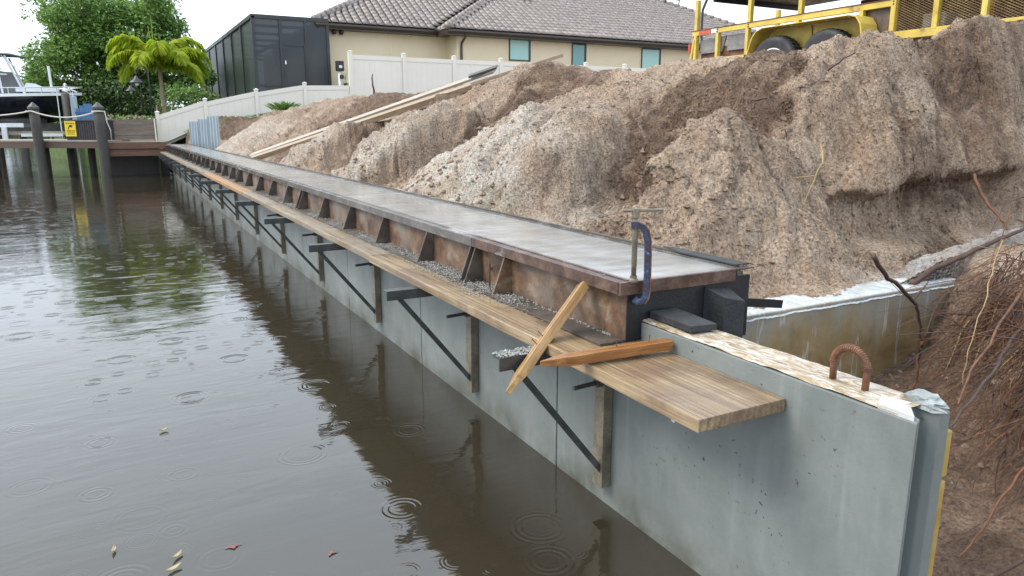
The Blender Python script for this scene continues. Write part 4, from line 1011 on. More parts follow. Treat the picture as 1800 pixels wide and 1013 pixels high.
# ------------------------------------------------------------------ trailer on the yard behind the bank
tr = thing('utility_trailer', 'yellow tandem axle utility trailer with mesh sides parked above the bank', 'trailer', (6.8, 5.5, 1.757))
XN, XF_ = 5.95, 7.6
def tb(nm, a, c, mat='yellow_paint', bev=.004, par=None): return MB().box(a, c).build(nm, mat, par or tr, bevel=bev)
tb('bottom_rail', (XN-.03, 1.0, 2.295), (XN+.03, 5.46, 2.378)); tb('bottom_rail', (XN-.03, 7.06, 2.24), (XN+.03, 8.36, 2.32))
tb('bottom_rail', (XF_-.03, 1.0, 2.295), (XF_+.03, 8.36, 2.378))
tb('top_rail', (XN-.025, 5.28, 2.643), (XN+.025, 8.36, 2.708)); tb('top_rail', (XF_-.025, 1.0, 2.643), (XF_+.025, 8.36, 2.708))
MB().box((XN-.034, 5.28, 2.7085), (XN+.034, 8.38, 2.7165)).build('rail_edge', 'rust_panel', tr)
tb('deck', (XN+.04, 1.0, 2.25), (XF_-.04, 8.3, 2.29), 'plywood_brown', 0); tb('rear_rail', (XN, 8.30, 2.24), (XF_, 8.36, 2.32))
for y, top in ((8.29, 3.12), (7.30, 3.12), (6.49, 3.12)): tb('upright', (XN-.028, y-.028, 2.709), (XN+.028, y+.028, top))
for y, zb in ((8.29, 2.0), (7.86, 2.24), (7.32, 2.24)): tb('stake_post', (XN-.03, y-.024, zb), (XN+.03, y+.024, 2.642))
tb('stake_post', (XN-.03, 6.49, 2.585), (XN+.03, 6.54, 2.642)); tb('stake_post', (XN-.03, 5.62, 2.585), (XN+.03, 5.67, 2.642))
for y in (5.26, 4.79, 4.31, 3.72, 3.0): tb('upright', (XN-.032, y-.028, 2.36), (XN+.032, y+.028, 3.12))
for y in (8.35, 6.6, 4.8, 3.0): tb('upright', (XF_-.03, y-.03, 2.38), (XF_+.03, y+.03, 3.12))
MB().bar((XN-.02, 8.42, 2.02), (XN-.02, 8.31, 2.60), .035, .035).build('rear_brace', 'yellow_paint', tr)
tb('red_tape', (XN-.0275, 7.98, 2.648), (XN-.0255, 8.22, 2.704), 'red_tape', 0); tb('white_tape', (XN-.0275, 7.86, 2.648), (XN-.0255, 7.975, 2.704), 'white_metal', 0)
# fender: folded sheet over both wheels
pr = [(7.10, 2.26), (7.02, 2.48), (6.96, 2.55), (6.86, 2.585), (5.62, 2.585), (5.53, 2.56), (5.47, 2.48), (5.42, 2.26)]
vs, fs = [], []
for xx in (5.70, 5.972):
    for y, z in pr: vs.append((xx, y, z))
    for y, z in pr: vs.append((xx, 6.26+(y-6.26)*.985, z-.008))
n_ = len(pr)
for i in range(n_-1):
    fs += [(i, i+1, 2*n_+i+1, 2*n_+i), (n_+i, 3*n_+i, 3*n_+i+1, n_+i+1), (i, n_+i, n_+i+1, i+1), (2*n_+i, 2*n_+i+1, 3*n_+i+1, 3*n_+i)]
MB().add(vs, fs).build('fender', 'yellow_paint', tr, bevel=.0)
MB().prism([(5.974, y, z) for y, z in [(7.0, 2.24)]+[(q[0], q[1]-.012) for q in pr[1:-1]]+[(5.52, 2.24)]], (.006, 0, 0)).build('fender_back', 'yellow_paint', tr)
MB().bar((5.969, 6.28, 2.26), (5.969, 6.33, 2.57), .012, .012).build('fender_seam', 'rust_panel', tr)
MB().box((5.955, 5.50, 2.22), (5.972, 5.72, 2.30)).build('rust_patch', 'rust_panel', tr, jitter=.006); MB().box((5.955, 6.30, 2.22), (5.972, 6.46, 2.33)).build('rust_patch', 'rust_panel', tr, jitter=.006)
for y in (6.70, 5.95):
    wh = MB().lathe((5.83, y, 2.117), [(.215, -.085), (.30, -.105), (.335, -.098), (.357, -.075), (.36, -.03), (.36, .03), (.357, .075), (.335, .098), (.30, .105), (.215, .085)], 40, 'X').build('tyre', 'tyre', tr, smooth=True)
    MB().lathe((5.83, y, 2.117), [(.22, -.088), (.205, -.092), (.195, -.06), (.15, -.045), (.06, -.05), (.055, -.075), (.02, -.08)], 28, 'X').build('rim', 'white_metal', wh, smooth=True)
    mb = MB()
    for q in range(40):
        t = 2*math.pi*q/40; mb.bar((5.83-.06, y+.361*math.cos(t), 2.117+.361*math.sin(t)), (5.83+.06, y+.361*math.cos(t+.05), 2.117+.361*math.sin(t+.05)), .022, .008)
    mb.build('tread', 'tyre', wh)
# timber side boards
for a, c in ((7.36, 8.24), (7.12, 7.30)): pass
MB().box((XN+.035, 7.05, 2.40), (XN+.06, 7.72, 2.60)).build('side_board', 'plywood_grey', tr, bevel=.003); MB().prism([(XN+.035, 8.25, 2.40), (XN+.035, 7.82, 2.40), (XN+.035, 7.75, 2.60), (XN+.035, 8.25, 2.585)], (.025, 0, 0)).build('side_board', 'plywood_grey', tr)
MB().box((XN+.035, 5.70, 2.30), (XN+.06, 7.04, 2.615)).build('side_board', 'plywood_grey', tr)
MB().box((XN+.065, 7.05, 2.29), (XN+.085, 8.25, 2.46)).build('side_board', 'rust_panel', tr)
MB().add([(XN+.04, 5.66, 2.30), (XN+.04, 5.36, 2.30), (XN+.04, 5.30, 2.66), (XN+.04, 5.66, 2.64), (XN+.06, 5.66, 2.30), (XN+.06, 5.36, 2.30), (XN+.06, 5.30, 2.66), (XN+.06, 5.66, 2.64)],
         [(0, 1, 2, 3), (7, 6, 5, 4), (0, 4, 5, 1), (1, 5, 6, 2), (2, 6, 7, 3), (3, 7, 4, 0)]).build('plywood_sheet', 'plywood_brown', tr)
MB().box((XF_-.05, 1.0, 2.38), (XF_-.04, 6.9, 3.05)).build('back_panel', 'rust_panel', tr)
MB().box((XN+.4, 4.95, 2.29), (XN+.75, 5.2, 2.58)).build('crate_end', 'plywood_grey', tr, bevel=.01)
MB().tube([(XN+.25, 4.43, 2.29), (XN+.25, 4.43, 3.1)], .045, 10).build('orange_post', 'orange_paint', tr, smooth=True)
mb = MB(); 
for q in range(30):
    x, y, z = XN+.3+R3.gauss(0, .08), 4.62+R3.gauss(0, .10), 2.40+abs(R3.gauss(0, .04)); s_ = R3.uniform(.03, .07)
    mb.add([(x-s_, y-s_, z), (x+s_, y-s_*.4, z+s_*.5), (x+s_*.6, y+s_, z+s_*.2), (x-s_*.5, y+s_*.7, z-s_*.4)], [(0, 1, 2), (0, 2, 3)])
mb.build('crumpled_tarp', 'galvanised', tr)
# canopy
MB().box((XN-.05, 2.5, 3.121), (XF_+.10, 8.02, 3.15)).build('canopy', 'black_paint', tr, bevel=.004)
for y in (8.0, 6.5, 5.0): MB().box((XN, y-.03, 3.06), (XF_, y+.0, 3.12)).build('canopy_beam', 'black_paint', tr)
tl = MB().box((XN-.05, 8.365, 2.42), (XN+.03, 8.40, 2.54)).build('tail_light', 'red_tape', tr, bevel=.006)
for y in (7.30, 7.86, 5.26, 4.79, 4.31):
    for z in (2.66, 2.69): MB().lathe((XN-.032, y, z), [(.009, -.006), (.009, .004)], 6, 'X').build('bolt', 'rust_panel', tr)
for y in (6.86, 6.4, 5.9, 5.62): MB().lathe((5.985-.285, y, 2.56), [(.008, -.004), (.008, .003)], 6, 'X').build('bolt', 'rust_panel', tr)
# expanded metal
def exp_panel(y0, y1, z0, z1):
    mb = MB(); dy, dz = .024, .0125; rows = int((z1-z0)/(dz*2))
    for r in range(rows):
        zc = z0+r*dz*2; n = int((y1-y0)/dy); pts = [(XN+.012, y0+i*(y1-y0)/n, zc+(dz if i % 2 else 0)*1.0+(0 if True else 0)) for i in range(n+1)]
        pts2 = [(XN+.012, q[1], zc+dz*2-(q[2]-zc)) for q in pts]
        for line in (pts, pts2):
            for a, c in zip(line[:-1], line[1:]):
                o_ = len(mb.v); w_ = .0023
                mb.add([(a[0]-.003, a[1], a[2]-w_), (a[0]+.003, a[1], a[2]+w_), (c[0]+.003, c[1], c[2]+w_), (c[0]-.003, c[1], c[2]-w_)], [(0, 1, 2, 3)])
    mb.build('mesh_panel', 'mesh_rust', tr)
for y0, y1 in ((4.82, 5.23), (4.34, 4.76), (3.75, 4.28), (3.03, 3.69)): exp_panel(y0, y1, 2.38, 3.0)
MB().tube([(6.4, 8.6, 2.3), (6.45, 8.75, 2.75), (6.5, 8.8, 3.1), (6.7, 8.75, 3.6)], .02, 6).build('tail_hose', 'tyre', tr)

# ------------------------------------------------------------------ dock
dk_ = thing('dock', 'brown timber dock on dark piles at the end of the seawall', 'dock', (-2.5, 24.2, 0))
D0 = Vector((-1.70, 23.42, 0)); dv = Vector((-.842, .539, 0)); nv = Vector((.539, .842, 0))
def dpt(u, w, z): return D0+dv*u+nv*w+Vector((0, 0, z))
LD = 8.0
for k in range(int(1.7/.145)):
    MB().bar(dpt(0, .06+k*.145, 1.0), dpt(LD, .06+k*.145, 1.0), .137, .036).build('deck_board', 'deck_wood', dk_)
MB().bar(dpt(-.02, -.015, 1.0), dpt(LD, -.015, 1.0), .03, .04).build('deck_edge', 'deck_wood', dk_)
MB().bar(dpt(0, .005, .89), dpt(LD, .005, .89), .05, .17).build('rim_beam', 'dock_wood', dk_)
MB().bar(dpt(0, 1.6, .89), dpt(LD, 1.6, .89), .05, .17).build('rim_beam', 'dock_wood', dk_)
for k in range(8): MB().box((-1.66, 23.42+k*.14, .935), (-.12, 23.55+k*.14, .968)).build('deck_board', 'deck_wood', dk_)
MB().box((-1.66, 23.385, .78), (-.12, 23.419, .962)).build('rim_beam', 'dock_rust', dk_, bevel=.004)
MB().box((-1.56, 23.44, .575), (-.10, 23.48, .765)).build('lower_beam', 'dock_rust', dk_, bevel=.004)
def pile(p_, r, zt, cap_, lean=(0, 0)):
    a = Vector((p_[0], p_[1], -1.9)); c = Vector((p_[0]+lean[0], p_[1]+lean[1], zt))
    o_ = MB().tube(sub(a, c, 8), [r*(1+.03*math.sin(i*2.1)) for i in range(9)], 14).build('pile', 'pile_wood', dk_, smooth=True)
    if cap_:
        MB().lathe((c.x, c.y, zt-.05), [(r*1.12, 0), (r*1.12, .06), (r*.95, .075), (.01, .19)], 14).build('pile_cap', 'bracket_arm', o_)
pile((-1.66, 23.28), .135, 1.90, True, (-.05, 0)); q = dpt(1.72, -.16, 0); pile((q.x+.06, q.y), .125, 1.90, True, (-.09, 0))
for u_, w_ in ((.15, 1.5), (.75, 1.55), (1.35, 1.5), (2.0, 1.5), (2.75, 1.45), (3.6, .1), (4.4, 1.5), (5.3, .1)):
    q = dpt(u_, w_, 0); pile((q.x, q.y), .10, .96, False)
MB().tube([dpt(.70, .9, -.6), dpt(.72, .9, .9)], .028, 8).build('pipe', 'white_metal', dk_); MB().tube([dpt(1.35, .9, -.6), dpt(1.33, .9, .9)], .02, 8).build('pipe', 'white_metal', dk_)
MB().box((-1.62, 24.6, -1.5), (-.02, 24.7, .93)).build('bulkhead', 'pile_wood', dk_)
# rope
pa, pb = Vector((-1.71, 23.14, 1.80)), Vector((dpt(1.72, -.30, 0).x, dpt(1.72, -.30, 0).y, 1.80)); pc = dpt(4.6, -.25, 1.80)
def sag(a, c, d): return [a.lerp(c, t)-Vector((0, 0, d*4*t*(1-t))) for t in np.linspace(0, 1, 14)]
rp = thing('dock_rope', 'pale rope slung between the dock piles', 'rope', (-2.4, 23.6, 1.6))
MB().tube(sag(pa, pb, .17)+sag(pb, pc, .13)[1:], .020, 7).build('rope_span', 'rope', rp, smooth=True)
for c_, r_ in (((-1.71, 23.28, 1.79), .148), ((pb.x+.0, pb.y+.14, 1.79), .14)):
    MB().tube([(c_[0]+r_*math.cos(t), c_[1]+r_*math.sin(t), c_[2]+.004*math.sin(3*t)) for t in np.linspace(0, 2*math.pi, 18)], .020, 7).build('rope_loop', 'rope', rp, smooth=True)
MB().tube([(-1.56, 23.16, 1.80), (-1.53, 23.12, 1.5), (-1.47, 23.12, 1.3), (-1.47, 23.15, 1.0)], .014, 6).build('rope_tail', 'rope', rp, smooth=True)
# storage bench and sign
bn = thing('deck_box', 'black slatted storage box on the dock beside the yellow sign', 'box', dpt(.7, .5, 1.02))
def dbox(nm, u0, u1, w0, w1, z0, z1, mat, par):
    return MB().prism([dpt(u0, w0, z0), dpt(u1, w0, z0), dpt(u1, w1, z0), dpt(u0, w1, z0)], (0, 0, z1-z0)).build(nm, mat, par)
dbox('body', .14, 1.26, .36, .86, 1.02, 1.545, 'bench_black', bn)
for k in range(16): dbox('slat', .16+k*.068, .215+k*.068, .345, .359, 1.05, 1.52, 'bench_black', bn)
dbox('lid', .12, 1.29, .33, .88, 1.546, 1.575, 'bracket_arm', bn)
sg = thing('warning_sign', 'yellow manatee sign with black print on the dock box', 'sign', dpt(1.1, .30, 1.14))
U0, U1, Z0s, Z1s = 1.265, .945, 1.12, 1.54; ws = .325
dbox('board', U1, U0, ws, ws+.012, Z0s, Z1s, 'sign_yellow', sg)
def spt(a, c, e=.002): return dpt(U0+(U1-U0)*a, ws-e, Z1s-(Z1s-Z0s)*c)
man = [(.30, .53), (.29, .50), (.33, .42), (.38, .34), (.44, .28), (.52, .25), (.62, .27), (.71, .28), (.74, .31), (.70, .35), (.65, .37), (.66, .41), (.62, .42), (.60, .39), (.50, .39), (.43, .40), (.38, .44), (.37, .50), (.39, .55), (.35, .57)]
MB().prism([spt(a, c, .004) for a, c in man], nv*.003).build('manatee_mark', 'sign_black', sg)
for c0, c1, a0, a1 in ((.60, .645, .14, .93), (.69, .735, .18, .88), (.82, .865, .20, .84)):
    mb = MB(); a = a0
    while a < a1:
        w_ = R3.uniform(.03, .06); mb.prism([spt(a, c0, .004), spt(min(a+w_, a1), c0, .004), spt(min(a+w_, a1), c1, .004), spt(a, c1, .004)], nv*.003); a += w_+.012
    mb.build('small_print', 'sign_print', sg)
fc = bpy.data.curves.new('t', 'FONT'); fc.body = 'Slow Please'; fc.size = .058; fc.extrude = .0015
fo = bpy.data.objects.new('t', fc); COL.objects.link(fo); dg = bpy.context.evaluated_depsgraph_get(); dg.update()
tme = bpy.data.meshes.new_from_object(fo.evaluated_get(dg)); bpy.data.objects.remove(fo)
tme.name = 'title'; tme.materials.clear(); tme.materials.append(MATS['sign_black'])
tt = bpy.data.objects.new('title', tme); COL.objects.link(tt); tt.parent = sg
xs_ = [q.co.x for q in tme.vertices]; wd = max(xs_)-min(xs_)
base_ = spt(.12, .185, .004)-ROOT[sg.name]
tt.matrix_local = Matrix.Translation(base_) @ Matrix((-dv, Vector((0, 0, 1)), -nv)).transposed().to_4x4() @ Matrix.Scale(.245/wd, 4)
# blue garden chair behind the box
ch = thing('garden_chair', 'blue slatted garden chair behind the dock box', 'chair', (-1.95, 25.6, 1.0))
cxx, cyy = -2.0, 25.6
ROOT[ch.name] = Vector((0, 0, 0))
for k in range(6):
    x = -.26+k*.105; z1 = 1.02-.035*abs(k-2.5)**1.6
    MB().add([(x-.048, .10, .32), (x+.048, .10, .32), (x+.055, .36, z1), (x-.055, .36, z1), (x-.048, .12, .32), (x+.048, .12, .32), (x+.055, .38, z1), (x-.055, .38, z1)], [(0, 1, 2, 3), (7, 6, 5, 4), (0, 4, 5, 1), (1, 5, 6, 2), (2, 6, 7, 3), (3, 7, 4, 0)]).build('back_slat', 'chair_blue', ch)
for k in range(5): MB().box((-.28, -.42+k*.105, .36-k*.02), (.28, -.33+k*.105, .38-k*.02)).build('seat_slat', 'chair_blue', ch)
for s_ in (-1, 1):
    MB().box((s_*.36-.07, -.48, .54), (s_*.36+.07, .22, .56)).build('arm', 'chair_blue', ch)
    MB().box((s_*.33-.02, -.46, 0), (s_*.33+.02, -.36, .54)).build('leg', 'chair_blue', ch); MB().bar((s_*.30, .45, .02), (s_*.30, -.40, .36), .03, .10).build('leg', 'chair_blue', ch)
MB().box((-.34, .26, .72), (.34, .28, .78)).build('back_rail', 'chair_blue', ch)
ch.rotation_euler = (0, 0, math.radians(8))
ch.scale = (1.05, 1.05, 1.05)
# timber screen with flower bed behind
ws_ = thing('timber_screen', 'grey brown board screen in front of the flowers', 'screen', (-.98, 24.2, .97))
for k in range(4): MB().box((-1.62, 24.18, .985+k*.152), (-.34, 24.21, 1.131+k*.152)).build('board', 'screen_wood', ws_, bevel=.003)
for x in (-1.64, -.36): MB().box((x-.03, 24.215, .97), (x+.03, 24.26, 1.60)).build('upright', 'screen_wood', ws_)
MB().box((-.33, 24.15, .97), (-.295, 24.19, 1.62)).build('corner_strip', 'vinyl', ws_); MB().box((-1.0, 24.12, .972), (-.36, 24.17, 1.02)).build('loose_batten', 'deck_wood', ws_)

# ------------------------------------------------------------------ leaves
def leaf_cloud(mb, c, r, n, size, rnd, flat=.8):
    for _ in range(n):
        while True:
            x, y, z = rnd.uniform(-1, 1), rnd.uniform(-1, 1), rnd.uniform(-1, 1); q = x*x+y*y+z*z
            if q < 1 and q > rnd.random()*.45: break
        p_ = Vector((c[0]+x*r[0], c[1]+y*r[1], c[2]+z*r[2])); s_ = size*rnd.uniform(.6, 1.35)
        d = Vector((x+rnd.gauss(0, .6), y+rnd.gauss(0, .6), z*.6-.45+rnd.gauss(0, .45))).normalized(); u, w_ = frame(d)
        u = (u*math.cos(1)+w_*rnd.uniform(-.8, .8)).normalized()
        a = p_; tip = p_+d*s_; mid_ = p_+d*(s_*.5); hw = s_*.24; up_ = d.cross(u)*s_*.05
        mb.add([a, mid_+u*hw+up_, tip, mid_-u*hw+up_], [(0, 1, 2), (0, 2, 3)])
def tree(name, label, cat, base, trunk_h, crown_c, crown_r, nclump, per, size, mat, seed, group=None, clump_r=.55, trunk_r=.16):
    rnd = random.Random(seed); t = thing(name, label, cat, base, group)
    b0 = Vector(base); cc_ = Vector(crown_c)
    mb = MB(); mid_ = b0.lerp(cc_, .45)+Vector((rnd.uniform(-.2, .2), rnd.uniform(-.2, .2), 0))
    mb.tube([b0-Vector((0, 0, .2)), b0.lerp(mid_, .5), mid_, cc_], [trunk_r, trunk_r*.8, trunk_r*.6, trunk_r*.25], 9)
    cl = []
    for i in range(nclump):
        while True:
            x, y, z = (rnd.uniform(-1, 1) for _ in range(3)); q = math.sqrt(x*x+y*y+z*z)
            if .45 < q < 1.0: break
        k = 1+.16*math.sin(5*math.atan2(z, x)+seed)+.1*rnd.uniform(-1, 1)
        cl.append(Vector((cc_.x+x*crown_r[0]*k, cc_.y+y*crown_r[1]*k, cc_.z+z*crown_r[2]*k)))
    for i, c_ in enumerate(cl):
        if i % 3 == 0: mb.tube([mid_.lerp(cc_, rnd.random()*.8), mid_.lerp(c_, .6)+Vector((0, 0, .1)), c_], [trunk_r*.3, trunk_r*.2, trunk_r*.07], 5)
    mb.build('trunk', 'bark', t, smooth=True)
    lm = MB()
    for c_ in cl:
        s_ = clump_r*rnd.uniform(.6, 1.3); leaf_cloud(lm, c_, (s_, s_, s_*.75), int(per*rnd.uniform(.7, 1.3)), size, rnd)
    vs_, fs_ = lm.v, lm.f; off = ROOT[t.name]
    raw('crown', [(a-off.x, b2-off.y, c2-off.z) for a, b2, c2 in vs_], fs_, mat, t)
    return t
tree('broadleaf_tree', 'large bright green leafy tree behind the dock and palm', 'tree', (-.8, 36.5, .88), 2, (-.90, 36.5, 4.35), (3.05, 2.4, 3.0), 250, 230, .16, 'leaf_green', 3, clump_r=.62, trunk_r=.25)
tree('dark_shrub', 'dark green hedge shrub below the large tree beside the lamps', 'shrub', (-1.2, 33.5, .88), 1, (-1.0, 33.6, 2.0), (1.7, 1.0, 1.1), 50, 140, .15, 'leaf_dark', 5, clump_r=.45, trunk_r=.08)
tree('dark_shrub', 'green shrub right of the palm trunk behind the low fence', 'shrub', (1.4, 32, 1.5), 1, (1.2, 32, 2.3), (1.1, .8, .75), 24, 120, .13, 'leaf_green', 6, clump_r=.4, trunk_r=.07)
tree('dark_shrub', 'dark foliage seen left of the blue chair on the shore', 'shrub', (-2.8, 36, .88), 1, (-2.8, 36, 2.2), (1.2, .9, 1.3), 40, 130, .15, 'leaf_green', 8, clump_r=.4, trunk_r=.07)
fb = MB(); rnd = random.Random(9)
for k in range(16): leaf_cloud(fb, (-1.5+k*.075+rnd.uniform(-.03, .03), 24.45+rnd.uniform(-.08, .08), 1.56+rnd.uniform(-.03, .06)), (.12, .12, .11), 60, .07, rnd)
fbt = thing('flower_bed', 'low green bed of pink and white flowers behind the timber screen', 'flowers', (-.95, 24.45, .97))
off = ROOT[fbt.name]; o = raw('foliage', [(a-off.x, b2-off.y, c2-off.z) for a, b2, c2 in fb.v], fb.f, 'leaf_green', fbt); o['kind'] = 'stuff'
fp = MB()
for k in range(46):
    c_ = (-1.5+rnd.random()*1.18, 24.38+rnd.uniform(-.08, .1), 1.63+rnd.uniform(-.04, .08)); leaf_cloud(fp, c_, (.018, .018, .018), 5, .045, rnd)
o = raw('petals', [(a-off.x, b2-off.y, c2-off.z) for a, b2, c2 in fp.v], fp.f, 'petal', fbt); o['kind'] = 'stuff'
MB().box((-1.6, 24.27, .90), (-.33, 24.7, 1.48)).build('soil', 'sandy_soil', fbt)

# far hazy trees over the water
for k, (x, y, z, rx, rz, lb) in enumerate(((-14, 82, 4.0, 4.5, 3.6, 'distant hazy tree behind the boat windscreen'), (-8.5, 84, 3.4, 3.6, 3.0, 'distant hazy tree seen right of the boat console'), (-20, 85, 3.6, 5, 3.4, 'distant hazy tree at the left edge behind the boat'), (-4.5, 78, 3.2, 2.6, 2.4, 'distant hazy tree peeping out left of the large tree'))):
    tree('distant_tree', lb, 'tree', (x, y, .5), 2, (x, y, z), (rx, 2.5, rz), 46, 90, .5, 'leaf_hazed', 20+k, 'distant trees over the canal', clump_r=1.0, trunk_r=.3)
fs_ = MB().prism([(-200, 76, -2), (6, 76, -2), (6, 200, -2), (-200, 200, -2)], (0, 0, 2.7)).build('far_shore', 'lawn'); tag(fs_, 'far grassy bank of the canal', kind='structure')

# ------------------------------------------------------------------ palm
pm = thing('palm_tree', 'yellow green palm with arching feathery fronds behind the low fence', 'palm', (.20, 28.2, 1.0))
pc_ = Vector((.22, 28.2, 3.38))
MB().tube([(.27, 28.2, .9), (.24, 28.2, 1.9), (.22, 28.2, 2.7), (.22, 28.2, 3.2), pc_], [.085, .075, .065, .07, .04], 10).build('trunk', 'palm_bark', pm, smooth=True)
rnd = random.Random(12)
FR = [(180, 78, 2.3), (165, 60, 2.2), (195, 45, 2.1), (2, 80, 2.3), (-12, 60, 2.3), (15, 42, 2.1), (-95, 75, 1.9), (-65, 50, 1.9), (-125, 45, 1.9), (85, 78, 2.1), (-40, 32, 1.9), (215, 28, 1.8), (20, 70, 2.1), (160, 72, 2.1), (-20, 25, 1.8), (190, 62, 2.2)]
for az, el, Ln in FR:
    az, el = math.radians(az+rnd.uniform(-8, 8)), math.radians(el); hd_ = Vector((math.cos(az), math.sin(az), 0))
    n = 16; q = pc_.copy(); e = el; pts = [q.copy()]
    for i in range(n):
        e -= math.radians((175 if el > .9 else 140)/n)*(.35+1.15*i/n); q = q+(hd_*math.cos(e)+Vector((0, 0, math.sin(e))))*(Ln/n); pts.append(q.copy())
    fr = MB().tube(pts, [.018*(1-.85*i/n) for i in range(n+1)], 5).build('frond_stem', 'root_yellow', pm)
    lf_ = MB()
    for i in range(4, n*5):
        t = i/(n*5); k = t*n; i0 = min(int(k), n-1); p_ = pts[i0].lerp(pts[i0+1], k-i0); d = (pts[i0+1]-pts[i0]).normalized()
        s_ = d.cross(Vector((0, 0, 1)));  s_ = s_.normalized() if s_.length > .05 else Vector((-hd_.y, hd_.x, 0))
        ll = .56*math.sin(math.pi*min(1, t*.85+.15))**.6*rnd.uniform(.85, 1.1)
        for sd_ in (-1, 1):
            dr_ = (s_*sd_*.75+d*.55+Vector((0, 0, -.30+rnd.uniform(-.45, .45)))).normalized(); wv = dr_.cross(Vector((0, 0, 1))).normalized()*.020
            m2 = p_+dr_*ll*.5; tp_ = p_+dr_*ll*.85+Vector((0, 0, -ll*.38))
            lf_.add([p_-wv*.6, p_+wv*.6, m2+wv, tp_, m2-wv], [(0, 1, 2, 3, 4)])
    off = ROOT[pm.name]; raw('leaflets', [(a-off.x, b2-off.y, c2-off.z) for a, b2, c2 in lf_.v], lf_.f, 'leaf_palm', fr)
MB().tube([(.05, 28.15, .9), (.04, 28.15, 2.1)], [.07, .06], 9).build('cut_stem', 'plywood_brown', pm, smooth=True)
for dx in (0, .12): MB().tube([(.10+dx*.2, 28.2, 3.4), (.10-dx, 28.2, 4.9-dx*2)], [.02, .006], 5).build('new_spear', 'leaf_palm', pm)
# ------------------------------------------------------------------ hook lamps
def lamp(x, y, z0, label):
    t = thing('hook_lamp', label, 'lamp', (x, y, z0), 'hook lamps along the shore')
    pts = [Vector((x, y, z0)), Vector((x, y, z0+1.95))]+[Vector((x-.17+.17*math.cos(a), y, z0+2.0+.22*math.sin(a))) for a in np.linspace(.15, math.pi, 9)]+[Vector((x-.34, y, z0+1.92))]
    MB().tube(pts, .02, 7).build('pole', 'lamp_metal', t, smooth=True)
    sh = MB().lathe((x-.34, y, z0+1.70), [(.22, 0), (.20, .03), (.11, .10), (.05, .16), (.03, .22)], 18).build('shade', 'lamp_metal', t, smooth=True)
    MB().lathe((x-.34, y, z0+1.62), [(.03, 0), (.06, .04), (.06, .09)], 10).build('bulb', 'white_metal', sh, smooth=True)
    MB().lathe((x, y, z0), [(.05, 0), (.05, .03), (.03, .06)], 10).build('base', 'lamp_metal', t)
lamp(-.26, 26, 1.0, 'tallest hook lamp, in front of the palm fronds'); lamp(-.27, 32, .99, 'middle hook lamp behind the flowers'); lamp(-.28, 37.7, .99, 'smallest hook lamp, farthest along the shore')

# ------------------------------------------------------------------ boat on its lift
BX = .25
bt = thing('motor_boat', 'navy hulled motor boat with canvas T top raised on a lift', 'boat', (-6, 33, 1.6))
yc = 33.0; st_ = []
for i in range(15):
    t = i/14; x = -2.28-7.2*t**1.15; bb_ = 1.18*min(1, (t*3.0))**.6 if t > 0 else .02
    sh_ = 2.64-.32*t; kz = 1.50+(1.10*(1-min(1, t*4.6))**2.2); cz = kz+(sh_-kz)*(.38+.25*(1-min(1, t*3))); cb = bb_*(.80 if t > .1 else .55)
    st_.append((x, bb_, sh_, kz, cz, cb))
vs, fs = [], []
for x, bb_, sh_, kz, cz, cb in st_: vs += [(x, yc-bb_, sh_-.10), (x, yc-cb, cz), (x, yc, kz), (x, yc+cb, cz), (x, yc+bb_, sh_-.10)]
for i in range(14):
    for q in range(4): fs.append((i*5+q, i*5+5+q, i*5+6+q, i*5+1+q))
fs.append(tuple(14*5+q for q in range(5)))
MB().add(vs, fs).build('hull', 'navy_gelcoat', bt, smooth=True)
vs, fs = [], []
for x, bb_, sh_, kz, cz, cb in st_: vs += [(x+.02, yc-bb_-.03, sh_-.10), (x+.02, yc-bb_-.02, sh_), (x+.02, yc+bb_+.02, sh_), (x+.02, yc+bb_+.03, sh_-.10)]
for i in range(14):
    for q in range(3): fs.append((i*4+q, i*4+1+q, i*4+5+q, i*4+4+q))
fs.append((0, 1, 2, 3)); gw = MB().add(vs, fs).build('gunwale', 'gelcoat', bt)
MB().prism([(-3.0, yc-.42, 2.64), (-4.3, yc-.8, 2.60), (-4.3, yc+.8, 2.60), (-3.0, yc+.42, 2.64)], (0, 0, .14)).build('bow_deck', 'gelcoat', bt, bevel=.02)
for dy in (-1, 1):
    MB().tube([(x+.05, yc+dy*bb_*.96, sh_+.20) for x, bb_, sh_, *_ in st_[0:7]], .022, 6).build('bow_rail', 'chrome', bt)
for x, bb_, sh_, *_ in st_[1:6]: MB().tube([(x, yc-bb_*.96, sh_-.02), (x, yc-bb_*.96, sh_+.20)], .018, 6).build('rail_post', 'chrome', bt)
MB().prism([(-4.15, yc-.5, 2.5), (-4.35, yc-.45, 3.30), (-6.2, yc-.45, 3.35), (-6.4, yc-.5, 2.5)], (0, 1.0, 0)).build('console_cover', 'grey_canvas', bt, bevel=.05)
MB().add([(-3.70, yc-.02, 3.83), (-4.4, yc-.85, 3.90), (-7.2, yc-.85, 3.84), (-7.2, yc+.85, 3.84), (-4.4, yc+.85, 3.90), (-4.4, yc, 3.99), (-7.2, yc, 3.94)], [(0, 1, 5), (0, 5, 4), (1, 2, 6, 5), (5, 6, 3, 4), (0, 4, 1), (1, 4, 3, 2)]).build('t_top', 'dark_canvas', bt)
for x0, x1, dy in ((-4.05, -4.5, -.7), (-4.7, -4.8, -.7), (-6.6, -6.3, -.7), (-4.05, -4.5, .7), (-6.6, -6.3, .7)):
    MB().tube([(x0, yc+dy, 2.55), (x1, yc+dy, 3.86)], .035, 7).build('t_top_leg', 'white_metal', bt)
MB().tube([(-4.2, yc-.7, 3.45), (-4.6, yc-.7, 3.85)], .025, 6).tube([(-4.5, yc-.7, 3.2), (-6.4, yc-.7, 3.25)], .025, 6).build('brace', 'white_metal', bt)
